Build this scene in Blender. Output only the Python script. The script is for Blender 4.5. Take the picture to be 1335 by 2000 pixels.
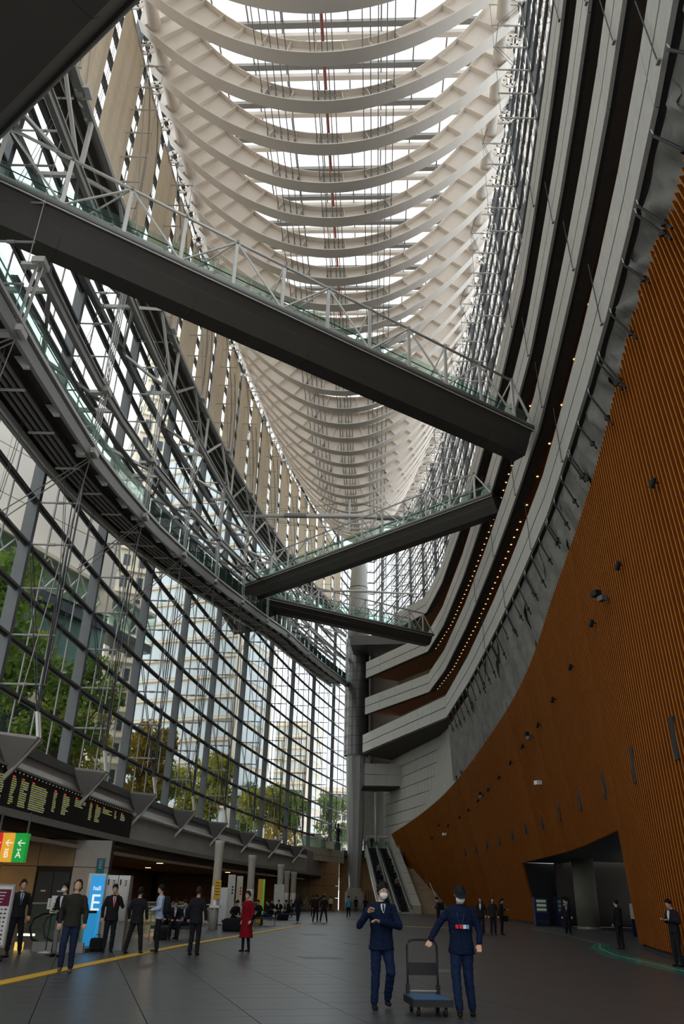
import bpy, math, random
from mathutils import Vector, Matrix
random.seed(7)
for _o in list(bpy.data.objects): bpy.data.objects.remove(_o, do_unlink=True)
SC = bpy.context.scene
COL = SC.collection
PI = math.pi
# ------------------------------------------------------------------ camera
EYE = Vector((0.0, 0.0, 1.5))
R_RIGHT = Vector((0.999677, -0.011309, 0.022745))
R_DOWN = Vector((0.025402, 0.445075, -0.895133))
R_FWD = Vector((0.0, 0.895422, 0.445219))
cam_d = bpy.data.cameras.new('camera'); cam = bpy.data.objects.new('camera', cam_d); COL.objects.link(cam)
cam_d.sensor_fit = 'VERTICAL'; cam_d.sensor_height = 36.0; cam_d.lens = 1517.0 / 2000.0 * 36.0
cam_d.clip_start = 0.1; cam_d.clip_end = 3000
_m = Matrix((( R_RIGHT.x, -R_DOWN.x, -R_FWD.x, EYE.x),
             ( R_RIGHT.y, -R_DOWN.y, -R_FWD.y, EYE.y),
             ( R_RIGHT.z, -R_DOWN.z, -R_FWD.z, EYE.z), (0, 0, 0, 1)))
cam.matrix_world = _m
SC.camera = cam
# ------------------------------------------------------------------ sky, exposure
SC.view_settings.view_transform = 'Standard'
SC.view_settings.look = 'None'
SC.view_settings.gamma = 1.0
SC.view_settings.use_curve_mapping = False
SC.view_settings.exposure = -0.25
SC.cycles.max_bounces = 7
SC.cycles.diffuse_bounces = 4
SC.cycles.glossy_bounces = 3
SC.cycles.transmission_bounces = 4
SC.cycles.transparent_max_bounces = 24
SC.cycles.sample_clamp_indirect = 6.0
SC.cycles.caustics_reflective = False
SC.cycles.caustics_refractive = False
W = bpy.data.worlds.new('sky'); SC.world = W; W.use_nodes = True
_n = W.node_tree.nodes; _l = W.node_tree.links; _n.clear()
_o = _n.new('ShaderNodeOutputWorld'); _b = _n.new('ShaderNodeBackground'); _t = _n.new('ShaderNodeTexCoord')
_ns = _n.new('ShaderNodeTexNoise'); _ns.inputs['Scale'].default_value = 2.2; _ns.inputs['Detail'].default_value = 5
_cr = _n.new('ShaderNodeValToRGB')
_cr.color_ramp.elements[0].position = 0.38; _cr.color_ramp.elements[0].color = (0.86, 0.93, 1.0, 1)
_cr.color_ramp.elements[1].position = 0.62; _cr.color_ramp.elements[1].color = (1.0, 0.985, 0.96, 1)
_l.new(_t.outputs['Generated'], _ns.inputs['Vector']); _l.new(_ns.outputs[0], _cr.inputs[0])
_l.new(_cr.outputs[0], _b.inputs[0]); _b.inputs[1].default_value = 2.15
_l.new(_b.outputs[0], _o.inputs[0])

# ------------------------------------------------------------------ plan curves of the hall (metres, world)
def axis(y): return -2.9 + .05 * y
def XL(y, off=0.0): return axis(y) - 13.7 * (1 - ((y - 45) / 98.) ** 2) + off
_XB = [(-6,3.4),(0,5.0),(5,6.25),(11,7.55),(14,8.15),(17,8.7),(21,9.3),(24.5,9.8),(32,10.65),(38,11.3),(49,11.95),(60,12.4),(75,12.8),(92,12.8),(103,12.1),(115,10.6),(125,8.8),(135,6.3),(143,4.2)]
def lerp_tab(tab, y):
    if y <= tab[0][0]: return tab[0][1]
    for (a, b), (c, d) in zip(tab, tab[1:]):
        if y <= c: return b + (d - b) * (y - a) / (c - a)
    return tab[-1][1]
def XB(y, off=0.0): return lerp_tab(_XB, y) + off
ROOF = [(-10,55.3),(45,55.8),(73,57.6),(92,58.5),(120,60.5),(145,61.5)]
def ZR(y): return lerp_tab(ROOF, y)

# ------------------------------------------------------------------ mesh helpers
class MB:
    def __init__(s): s.v = []; s.f = []
    def add(s, vs, fs):
        b = len(s.v); s.v += [tuple(v) for v in vs]; s.f += [tuple(b + i for i in f) for f in fs]
    def quad(s, a, b, c, d): s.add((a, b, c, d), ((0, 1, 2, 3),))
    def hexa(s, p): s.add(p, ((0,3,2,1),(4,5,6,7),(0,1,5,4),(1,2,6,5),(2,3,7,6),(3,0,4,7)))
    def box(s, cx, cy, cz, sx, sy, sz, rz=0.0):
        c, n = math.cos(rz), math.sin(rz); P = []
        for dz in (-.5, .5):
            for dx, dy in ((-.5,-.5),(.5,-.5),(.5,.5),(-.5,.5)):
                x, y = dx * sx, dy * sy; P.append((cx + x*c - y*n, cy + x*n + y*c, cz + dz*sz))
        s.hexa(P)
    def beam(s, a, b, w, h, up=(0,0,1)):
        a = Vector(a); b = Vector(b); d = (b - a)
        if d.length < 1e-6: return
        d.normalize(); u = Vector(up)
        if abs(d.dot(u)) > .98: u = Vector((0, 1, 0))
        x = d.cross(u).normalized(); u = x.cross(d).normalized()
        P = []
        for q in (a, b):
            for i, j in ((-.5,-.5),(.5,-.5),(.5,.5),(-.5,.5)): P.append(q + x*(w*i) + u*(h*j))
        s.hexa(P)
    def ring(s, c, d, r, n, ry=None, side=None):
        d = Vector(d).normalized(); u = Vector(side) if side is not None else (Vector((0,0,1)) if abs(d.z) < .9 else Vector((1,0,0)))
        x = (u - d * u.dot(d)).normalized(); y = d.cross(x)
        ry = r if ry is None else ry
        return [Vector(c) + x*(r*math.cos(2*PI*i/n)) + y*(ry*math.sin(2*PI*i/n)) for i in range(n)]
    def rings(s, R, cap=True):
        n = len(R[0]); b = len(s.v)
        for r in R: s.v += [tuple(p) for p in r]
        for k in range(len(R)-1):
            for i in range(n):
                j = (i+1) % n
                s.f.append((b+k*n+i, b+k*n+j, b+(k+1)*n+j, b+(k+1)*n+i))
        if cap:
            s.f.append(tuple(b+i for i in reversed(range(n)))); e = b+(len(R)-1)*n
            s.f.append(tuple(e+i for i in range(n)))
    def tube(s, a, b, r, r2=None, n=8):
        a = Vector(a); b = Vector(b); d = b - a
        if d.length < 1e-6: return
        s.rings([s.ring(a, d, r, n), s.ring(b, d, r if r2 is None else r2, n)])
    def path(s, pts, r, n=8):
        pts = [Vector(p) for p in pts]; R = []
        for i, p in enumerate(pts):
            d = pts[min(i+1, len(pts)-1)] - pts[max(i-1, 0)]
            R.append(s.ring(p, d, r if not isinstance(r, (list, tuple)) else r[i], n))
        s.rings(R)
    def lathe(s, cx, cy, prof, n=24, cap=True):
        s.rings([[Vector((cx + r*math.cos(2*PI*i/n), cy + r*math.sin(2*PI*i/n), z)) for i in range(n)] for r, z in prof], cap)
    def ell(s, c, rx, ry, rz, n=12, m=8, M=None):
        c = Vector(c); R = []
        for k in range(m+1):
            t = -PI/2 + PI*k/m; cr = max(math.cos(t), .02); R.append([])
            for i in range(n):
                p = Vector((rx*cr*math.cos(2*PI*i/n), ry*cr*math.sin(2*PI*i/n), rz*math.sin(t)))
                if M is not None: p = M @ p
                R[-1].append(c + p)
        s.rings(R)
    def limb(s, pts, rr, n=10):
        pts = [Vector(p) for p in pts]
        for a, b, r, q in zip(pts, pts[1:], rr, rr[1:]): s.tube(a, b, r, q, n)
        for p, r in zip(pts, rr): s.ell(p, r, r, r, n, 6)
    def strip(s, fa, fb, ts):
        b = len(s.v)
        for t in ts: s.v.append(tuple(fa(t))); s.v.append(tuple(fb(t)))
        for i in range(len(ts)-1): s.f.append((b+2*i, b+2*i+2, b+2*i+3, b+2*i+1))
    def solid_strip(s, prof, ts):
        """prof(t) -> closed list of points; swept along ts"""
        s.rings([[Vector(p) for p in prof(t)] for t in ts])
    def build(s, name, mat, parent=None, smooth=False, label=None):
        me = bpy.data.meshes.new(name)
        o = ORG.get(parent.name, Vector((0,0,0))) if parent is not None else Vector((0,0,0))
        vs = [(x-o[0], y-o[1], z-o[2]) for x, y, z in s.v]
        me.from_pydata(vs, [], s.f)
        if smooth: me.polygons.foreach_set('use_smooth', [len(p.vertices) <= 4 for p in me.polygons])
        me.materials.append(mat)
        ob = bpy.data.objects.new(name, me); COL.objects.link(ob)
        if parent is not None: ob.parent = parent; ORG[ob.name] = o
        if label: ob['label'] = label
        return ob
ORG = {}
def thing(name, label, cat, loc=(0,0,0), group=None, rz=0.0):
    o = bpy.data.objects.new(name, None); COL.objects.link(o); o.location = loc; o.rotation_euler = (0, 0, rz)
    o.empty_display_size = .3; o['label'] = label; o['category'] = cat
    if group: o['group'] = group
    ORG[o.name] = Vector(loc)
    return o
def tag(o, label, cat, group=None, kind=None):
    if label: o['label'] = label
    if cat: o['category'] = cat
    if group: o['group'] = group
    if kind: o['kind'] = kind
    return o
def local(o): ORG[o.name] = Vector((0,0,0)); return o      # children of this thing are written in its own coordinates
def struct(name, mb, mat, parent=None, smooth=False):
    o = mb.build(name, mat, parent, smooth)
    if parent is None: o['kind'] = 'structure'
    return o
def struct_root(name, loc=(0,0,0)):
    o = bpy.data.objects.new(name, None); COL.objects.link(o); o.location = loc; o['kind'] = 'structure'; ORG[o.name] = Vector(loc)
    return o

# ------------------------------------------------------------------ materials
def mat(name, col, rough=.6, metal=0.0, var=.12, scale=3.0, bump=0.0, bscale=30.0, spec=.32, emit=None, estr=0.0):
    m = bpy.data.materials.new(name); m.use_nodes = True; nt = m.node_tree; N = nt.nodes; L = nt.links
    b = N['Principled BSDF']; b.inputs['Roughness'].default_value = rough; b.inputs['Metallic'].default_value = metal
    b.inputs['Specular IOR Level'].default_value = spec
    tc = N.new('ShaderNodeTexCoord'); ns = N.new('ShaderNodeTexNoise'); ns.inputs['Scale'].default_value = scale; ns.inputs['Detail'].default_value = 4
    L.new(tc.outputs['Object'], ns.inputs['Vector'])
    mr = N.new('ShaderNodeMapRange'); mr.inputs['To Min'].default_value = 1-var*1.6; mr.inputs['To Max'].default_value = 1+var*1.6
    L.new(ns.outputs[0], mr.inputs['Value'])
    vm = N.new('ShaderNodeVectorMath'); vm.operation = 'SCALE'; vm.inputs[0].default_value = col[:3]
    L.new(mr.outputs[0], vm.inputs['Scale']); L.new(vm.outputs[0], b.inputs['Base Color'])
    if bump:
        n2 = N.new('ShaderNodeTexNoise'); n2.inputs['Scale'].default_value = bscale; L.new(tc.outputs['Object'], n2.inputs['Vector'])
        bp = N.new('ShaderNodeBump'); bp.inputs['Strength'].default_value = bump; bp.inputs['Distance'].default_value = .02
        L.new(n2.outputs[0], bp.inputs['Height']); L.new(bp.outputs[0], b.inputs['Normal'])
    if emit: b.inputs['Emission Color'].default_value = (*emit, 1); b.inputs['Emission Strength'].default_value = estr
    return m
def glass(name, tint=(.93,.97,.96), rough=.01, haze=0.0, hcol=(.6,.8,.75)):
    m = bpy.data.materials.new(name); m.use_nodes = True; nt = m.node_tree; N = nt.nodes; L = nt.links; N.clear()
    o = N.new('ShaderNodeOutputMaterial'); t = N.new('ShaderNodeBsdfTransparent'); t.inputs[0].default_value = (*tint, 1)
    g = N.new('ShaderNodeBsdfGlossy'); g.inputs['Roughness'].default_value = rough; g.inputs[0].default_value = (1,1,1,1)
    f = N.new('ShaderNodeFresnel'); f.inputs[0].default_value = 1.45
    ge = N.new('ShaderNodeNewGeometry'); iv = N.new('ShaderNodeVectorMath'); iv.operation='SCALE'
    mx = N.new('ShaderNodeMixShader'); 
    if haze > 0:
        d = N.new('ShaderNodeBsdfDiffuse'); d.inputs[0].default_value = (*hcol, 1); tl = N.new('ShaderNodeBsdfTranslucent'); tl.inputs[0].default_value = (*hcol, 1)
        ad = N.new('ShaderNodeMixShader'); ad.inputs[0].default_value = .5; L.new(d.outputs[0], ad.inputs[1]); L.new(tl.outputs[0], ad.inputs[2])
        m2 = N.new('ShaderNodeMixShader'); m2.inputs[0].default_value = haze; L.new(t.outputs[0], m2.inputs[1]); L.new(ad.outputs[0], m2.inputs[2]); base = m2
    else: base = t
    # Fresnel is symmetric for thin panes: use the facing weight
    lw = N.new('ShaderNodeLayerWeight'); lw.inputs[0].default_value = .12
    lw.inputs[0].default_value = .04; L.new(lw.outputs['Fresnel'], mx.inputs[0]); N.remove(f); N.remove(ge); N.remove(iv)
    L.new(base.outputs[0], mx.inputs[1]); L.new(g.outputs[0], mx.inputs[2]); L.new(mx.outputs[0], o.inputs[0])
    return m
def emis(name, col, s):
    m = bpy.data.materials.new(name); m.use_nodes = True; b = m.node_tree.nodes['Principled BSDF']
    b.inputs['Base Color'].default_value = (*col, 1); b.inputs['Emission Color'].default_value = (*col, 1); b.inputs['Emission Strength'].default_value = s
    return m
M = dict(
 rib = mat('white_painted_steel', (.87,.80,.72), .45, 0, .04, .6, .15, 8),
 steel = mat('grey_painted_steel', (.30,.295,.28), .42, .25, .08, 1.5),
 darksteel = mat('dark_grey_steel', (.12,.125,.125), .45, .3, .1, 1.5),
 lightsteel = mat('light_grey_steel', (.60,.585,.55), .38, .3, .06, 2),
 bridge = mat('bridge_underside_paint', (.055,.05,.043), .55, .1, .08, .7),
 rod = mat('steel_rod', (.30,.29,.27), .35, .5, .05, 3),
 cable = mat('black_cable', (.05,.05,.055), .5, .2, .05, 3),
 pane = glass('window_glass', (.93,.965,.97)),
 roofpane = glass('skylight_glass', (.96,.975,.97)),
 green = glass('green_edge_glass', (.80,.90,.86), .02, .05),
 blind = mat('beige_blind_cloth', (.72,.60,.44), .9, 0, .07, 1.2, .2, 14),
 fascia = mat('grey_stone_panel', (.49,.475,.43), .65, 0, .10, 2.5, .25, 18),
 joint = mat('dark_joint', (.03,.03,.03), .8),
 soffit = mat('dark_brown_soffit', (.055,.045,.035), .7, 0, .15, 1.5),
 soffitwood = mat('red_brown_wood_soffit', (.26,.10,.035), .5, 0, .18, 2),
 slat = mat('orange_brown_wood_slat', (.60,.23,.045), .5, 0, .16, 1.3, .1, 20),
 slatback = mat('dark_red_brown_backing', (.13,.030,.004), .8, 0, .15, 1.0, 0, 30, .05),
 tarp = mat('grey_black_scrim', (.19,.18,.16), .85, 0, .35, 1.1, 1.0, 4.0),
 slatlit = mat('tan_slat_lit_front', (.44,.17,.026), .65, 0, .12, 1.3, 0, 30, .1),  # light on the slat fronts is put into this brighter tan
 slatshade = mat('red_brown_slat_shaded_side', (.15,.037,.004), .75, 0, .15, 1.3, 0, 30, .08),  # shade between the slats is put into this darker side colour
 tile = mat('floor_slate_tile', (.050,.054,.058), .33, 0, .16, 1.3, .06, 40, .75),
 ground = mat('plaza_paving', (.35,.34,.32), .8, 0, .1, 1),
 yellow = mat('yellow_tactile_tile', (.62,.38,.03), .5, 0, .1, 4),
 brass = mat('brass_strip', (.45,.36,.2), .35, .7),
 teal = mat('teal_reflection_paint', (.02,.18,.15), .2, 0, .12, 2),  # doorway light reflected on the floor, put into a flat colour
 stone = mat('grey_wall_stone', (.40,.385,.335), .6, 0, .10, 1.6, .15, 20),
 warmstone = mat('warm_wall_stone', (.34,.26,.16), .6, 0, .18, 1.4, .2, 16),
 wood = mat('warm_wood_panel', (.36,.19,.06), .5, 0, .15, 2),
 colpaint = mat('column_grey_paint', (.35,.35,.33), .45, .1, .06, .5),
 colclad = mat('column_dark_cladding', (.17,.168,.165), .28, .6, .06, .5),
 concrete = mat('concrete_column', (.44,.42,.35), .7, 0, .12, 2, .2, 14),
 black = mat('black_plastic', (.008,.008,.009), .55),
 red = mat('red_pipe_paint', (.33,.05,.03), .5),
 white = mat('white_paint', (.72,.72,.70), .5),
 cream = mat('cream_paint', (.62,.56,.44), .6),
 cushion = mat('dark_cushion', (.03,.032,.035), .6),
)
# ------------------------------------------------------------------ FLOOR
TA = math.radians(-16.0)                       # the paving runs askew to the hall
TU = Vector((math.cos(TA), math.sin(TA), 0)); TV = Vector((-math.sin(TA), math.cos(TA), 0))
TU, TV = Vector((.961,.276,0)), Vector((-.276,.961,0))
fl = MB(); fl.box(-4, 60, -.16, 56, 140, .28)
floor = struct('floor', fl, M['joint'])
tw, tl = 1.45, .72
def in_hall(x, y):
    if y > 128: return False
    return XL(y, -9.5) < x < XB(y, 3.9 if y > 20 else 3.0) + (2 if 40 < y < 100 else 0)
cells = []
for i in range(-60, 60):
    for j in range(-20, 190):
        c = TU*(i*tw + (.0 if j % 2 else .0)) + TV*(j*tl) + Vector((.3, .1, 0))
        if c.y < 2 or not in_hall(c.x, c.y): continue
        cells.append((c.length, c))
cells.sort(key=lambda t: t[0])
# the tiles nearest to the camera but in its view first
def in_view(c): return c.y > 9.5 and abs(c.x) < c.y*.52 + 1
vis = [c for d, c in cells if in_view(c)]
near = vis[:300]; nearset = set(id(c) for c in near); rest = [c for d, c in cells if id(c) not in nearset]
def tile_geo(mb, c, g=.007):
    a, b = TU*(tw/2-g), TV*(tl/2-g); z0, z1 = Vector((0,0,-.02)), Vector((0,0,0))
    P = [c-a-b, c+a-b, c+a+b, c-a+b]
    mb.hexa([p+z0 for p in P] + [p+z1 for p in P])
_tm = MB(); tile_geo(_tm, Vector((0,0,0))); tile0 = _tm.build('floor_tile', M['tile'], floor)
for k, c in enumerate(near):
    o = tile0 if k == 0 else bpy.data.objects.new('floor_tile', tile0.data)
    if k: COL.objects.link(o); o.parent = floor
    o.location = (c.x, c.y, random.uniform(-.0006, .0006))
rt = MB()
for c in rest: tile_geo(rt, c)
o = rt.build('floor_tiles', M['tile'], floor); o['kind'] = 'stuff'
# floor access plates
for (x, y) in ((-.3, 25.0), (1.1, 33), (2.9, 21.5), (-.8, 40)):
    mb = MB(); mb.box(x, y, .003, 1.1, .75, .006, math.radians(16)); mb.build('access_plate', M['darksteel'], floor)
# yellow tactile line and the thin brass line it turns into, painted teal light reflection along the wood wall
yl = [(-5.95,15.2),(-5.67,19.41),(-5.3,24.05),(-4.88,28.7),(-3.66,37.98),(-1.54,54.06)]
ty = thing('tactile_strip', 'yellow tactile paving strip curving across the dark floor', 'paving strip', (0,0,0))
for (a, b) in zip(yl, yl[1:]):
    n = max(1, int((Vector(b)-Vector(a)).length/1.2)); 
    for k in range(n):
        p = Vector(a).lerp(Vector(b), k/n); q = Vector(a).lerp(Vector(b), (k+.99)/n)
        mb = MB(); mb.beam((p.x,p.y,.008),(q.x,q.y,.008), .32, .014)
        mb.build('strip_tile', M['yellow'], ty)
mb = MB(); pts = [(-1.54,54.06),(3.02,55.73),(6.79,55.2),(9.89,55.0),(13.2,56.0)]
for a, b in zip(pts, pts[1:]): mb.beam((*a,.004),(*b,.004), .11, .007)
tag(mb.build('floor_line', M['brass']), 'thin brass floor line crossing the hall to the wood wall', 'floor line')
# ------------------------------------------------------------------ curtain wall builder (steel and glass on a plan curve)
def curtain(root, fx, ys, zlev, ztop, inward, pane_n=4, strut=2.0, mullion=(.26,.5), first_pane=300, mm='darksteel', sub='steel', struts=True, trw=.34, tie_mid=True):
    """fx(y,off): plan curve; inward +1 or -1 is the direction of x into the hall"""
    def P(y, off, z): return Vector((fx(y, inward*off), y, z))
    npane = 0; rest = MB(); nst = 0; nsub = MB()
    for i, y in enumerate(ys):
        zt = ztop(y)
        mb = MB(); a = P(y, 0.05, zlev[0]); mb.beam(a, P(y, 0.05, zt), mullion[0], mullion[1], (inward,0,0))
        mb.beam(P(y,.33,zlev[0]), P(y,.33,zt), mullion[0]*1.25, .05, (inward,0,0)); mb.build('mullion', M[mm], root)
    for i in range(len(ys)-1):
        y0, y1 = ys[i], ys[i+1]
        zt = min(ztop(y0), ztop(y1))
        # thin verticals between the main mullions
        for k in range(1, pane_n):
            y = y0 + (y1-y0)*k/pane_n
            mb = MB(); mb.tube(P(y,.12,zlev[0]), P(y,.12,ztop(y)), .05, n=6); mb.build('thin_mullion', M[sub], root)
        for j, z in enumerate(zlev):
            if z > zt: break
            mb = MB(); n = 3
            for k in range(n):
                a = P(y0+(y1-y0)*k/n, .18, z); b = P(y0+(y1-y0)*(k+1)/n, .18, z)
                mb.beam(a, b, trw, .1); mb.beam(a-Vector((0,0,.1)), b-Vector((0,0,.1)), .08, .12)
            mb.build('transom', M[mm], root)
            z2 = zlev[j+1] if j+1 < len(zlev) else zt
            z2 = min(z2, zt)
            for k in range(pane_n):
                ya = y0+(y1-y0)*(k+.012)/pane_n; yb = y0+(y1-y0)*(k+.988)/pane_n
                q = [P(ya,-.02,z+.05), P(yb,-.02,z+.05), P(yb,-.02,z2-.05), P(ya,-.02,z2-.05)]
                if npane < first_pane and y0 > 10:
                    mb = MB(); mb.quad(*q); mb.build('glass_pane', M['pane'], root); npane += 1
                else: rest.quad(*q)
    if rest.v:
        o = rest.build('glass_panes', M['pane'], root); o['kind'] = 'stuff'
    if struts:
        for i, y in enumerate(ys):
            zt = ztop(y)
            zs = [z for z in zlev[1:] if z < zt-.5]
            for z in zs:
                mb = MB(); mb.tube(P(y,.3,z), P(y,.3+strut,z), .05, n=6); mb.tube(P(y,.3+strut*.45,z), P(y,.3+strut*.6,z), .075, n=6)
                mb.build('strut', M['lightsteel' if inward < 0 or z > 30 else 'steel'] , root)
            if len(zs) > 1:
                mb = MB(); mb.tube(P(y,.3+strut*.97,zs[0]), P(y,.3+strut*.97,zs[-1]), .02, n=4)
                mb.build('tie_rod', M['rod'], root)
                mb = MB()
                for a, b in zip(zs, zs[1:]):
                    pass
                # bowed dark cables held off the wall by the struts
                for sgn in (-1, 1):
                    pts = []
                    for k, z in enumerate(zs):
                        t = k/(len(zs)-1); pts.append(P(y+sgn*.12, .35+strut*.95*abs(math.cos(t*PI*1.5)), z))
                    mb.path(pts, .016, 4)
                mb.build('bowed_cable', M['cable'], root)
            if tie_mid and i < len(ys)-1:
                ym = (y+ys[i+1])/2
                for sgn in (-1,1):
                    mb = MB(); pts = []
                    for k, z in enumerate(zs):
                        t = k/max(1,len(zs)-1); pts.append(P(ym+sgn*.1, .15+strut*.5*abs(math.sin(t*PI*2)), z))
                    if len(pts) > 1: mb.path(pts, .016, 4); mb.build('bowed_cable', M['cable'], root)
LY = [3, 13, 23, 33.1, 42.7, 52.6, 62.8, 73, 83.7, 94.5, 105.2, 116, 127]
LZ = [7.2 + 2.17*k for k in range(0, 26)]
wall_left = struct_root('wall_left', (XL(60), 60, 0))
curtain(wall_left, XL, LY, LZ, ZR, +1, 4)
# upper glass wall over the balconies on the other side
RY = [6, 14, 22, 30, 38.5, 47, 55.5, 64, 72.5, 81, 89.5, 98, 106.5, 115, 123.5, 132]
RZ = [40.0 + 2.17*k for k in range(0, 10)]
wall_right_glass = struct_root('window_1', (XB(60), 60, 40))
curtain(wall_right_glass, lambda y, off=0: XB(y, .55+off), RY, RZ, ZR, -1, 3, strut=2.1, first_pane=300, trw=.16, mullion=(.16,.3), mm='darksteel', tie_mid=False)
# far end: the two curved glass walls close behind the big column
wf = struct_root('window_2', (5, 136, 7))
for (xa, ya), (xb, yb) in (((XL(127), 127), (XL(137), 137)), ((XL(137), 137), (6.4, 137.5)), ((6.4,137.5), (XB(132,.55), 132))):
    for z in LZ[::1]:
        if z > 60: break
        mb = MB(); mb.beam((xa,ya,z),(xb,yb,z), .3,.14); mb.build('transom', M['darksteel'], wf)
    n = 3
    for k in range(n+1):
        x, y = xa+(xb-xa)*k/n, ya+(yb-ya)*k/n
        mb = MB(); mb.beam((x,y,7),(x,y,60.5), .12,.2,(0,1,0)); mb.build('mullion', M['darksteel'], wf)
    mb = MB(); mb.quad((xa,ya,7.2),(xb,yb,7.2),(xb,yb,60.5),(xa,ya,60.5)); mb.build('glass_pane', M['pane'], wf)

# ------------------------------------------------------------------ ROOF: skylight grid
ceil = struct_root('ceiling', (axis(60), 60, 56))
def wl(y): return XL(y) - axis(y)          # lateral half widths (negative on the glass side)
def wr(y): return XB(y, .55) - axis(y)
def LP(y0, w, z): return Vector((axis(y0) + w, y0 - .05*w, z))
roofy = [18 + 3.02*k for k in range(0, 36)]
for i, y in enumerate(roofy):
    z = ZR(y)
    mb = MB(); mb.beam(LP(y, wl(y), z), LP(y, wr(y), z), .42, .3); mb.build('gutter_beam', M['steel'], ceil)
    mb = MB(); mb.beam(LP(y+.75, wl(y), z-.1), LP(y+.75, wr(y), z-.1), .28, .4); mb.beam(LP(y+.75, wl(y), z-.32), LP(y+.75, wr(y), z-.32), .36, .06); mb.build('white_beam', M['rib'], ceil)
w = -13.0
while w < 15:
    ys_ = [y for y in [10+3*k for k in range(45)] if wl(y) < w < wr(y)]
    if len(ys_) > 2:
        mb = MB()
        for a, b in zip(ys_, ys_[1:]): mb.beam(LP(a, w, ZR(a)+.12), LP(b, w, ZR(b)+.12), .10, .18)
        mb.build('glazing_bar', M['steel'], ceil)
    w += 2.3
for i, y in enumerate(roofy[:-1]):
    w0, w1 = wl(y), wr(y); n = 11
    y2 = roofy[i+1]
    for k in range(n):
        a, b = w0+(w1-w0)*(k+.02)/n, w0+(w1-w0)*(k+.98)/n
        if y < 88:
            mb = MB(); mb.quad(LP(y+.05,a,ZR(y)+.2), LP(y+.05,b,ZR(y)+.2), LP(y2-.05,b,ZR(y2)+.2), LP(y2-.05,a,ZR(y2)+.2)); mb.build('skylight_pane', M['roofpane'], ceil)
mb = MB()
for i, y in enumerate(roofy[:-1]):
    if y < 88: continue
    y2 = roofy[i+1]; w0, w1 = wl(y), wr(y)
    mb.quad(LP(y+.05,w0,ZR(y)+.2), LP(y+.05,w1,ZR(y)+.2), LP(y2-.05,w1,ZR(y2)+.2), LP(y2-.05,w0,ZR(y2)+.2))
o = mb.build('skylight_panes', M['roofpane'], ceil); o['kind'] = 'stuff'
# hall behind the camera: roof slab and end wall keep the light where the building has it
mb = MB(); mb.box(-3.5, -4, 56.2, 30, 42, .6); struct('ceiling_back', mb, M['rib'])

# red sprinkler pipe along the roof
mb = MB(); mb.path([LP(y, -.9, ZR(y)-1.2) for y in range(14, 118, 4)], .09, 8)
tag(mb.build('sprinkler_pipe', M['red']), 'long red pipe running down the middle of the skylight roof', 'pipe')

# ------------------------------------------------------------------ RIBS
ZC = [(15,44.3),(64,44.6),(73,45.1),(85,45.9),(95,47.4),(105,49.8),(113,52.6),(121,56)]
def rib_profile(y0):
    zc = lerp_tab(ZC, y0); zr = ZR(y0); a = min(9.9 + .05*max(0, y0-31), zr - 1.2 - zc + .8); d0 = .9 + .011*max(0, y0-31)
    Wd = abs(wl(y0))
    def lo(w): u = w/Wd; return min(zc + a*(u+.03)**2, zr-.9)
    def up(w): u = abs(w/Wd); return min(zc + d0 + (16.5)*u**2.3, zr-.25)
    return lo, up, -Wd+.55, wr(y0)-.5
NR = 33
rib_no = 0
ordinal = ['first','second','third','fourth','fifth','sixth','seventh','eighth','ninth','tenth','eleventh','twelfth','thirteenth','fourteenth','fifteenth','sixteenth','seventeenth','eighteenth','nineteenth','twentieth',
 'twenty-first','twenty-second','twenty-third','twenty-fourth','twenty-fifth','twenty-sixth','twenty-seventh','twenty-eighth','twenty-ninth','thirtieth','thirty-first','thirty-second','thirty-third','thirty-fourth']
def ordinal2(k):
    if k < len(ordinal): return ordinal[k]
    o = ['fortieth','forty-first','forty-second','forty-third','forty-fourth','forty-fifth','forty-sixth','forty-seventh','forty-eighth','forty-ninth','fiftieth']
    t = ['thirty-fifth','thirty-sixth','thirty-seventh','thirty-eighth','thirty-ninth'] + o
    return t[k-len(ordinal)] if k-len(ordinal) < len(t) else 'furthest'
BUNDLE = [(-4.2,-3.75,-3.3,-2.85,-2.4), (-1.0,-.72,-.3,.0,.3), (2.0,2.45,2.9,3.4,3.85)]
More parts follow.
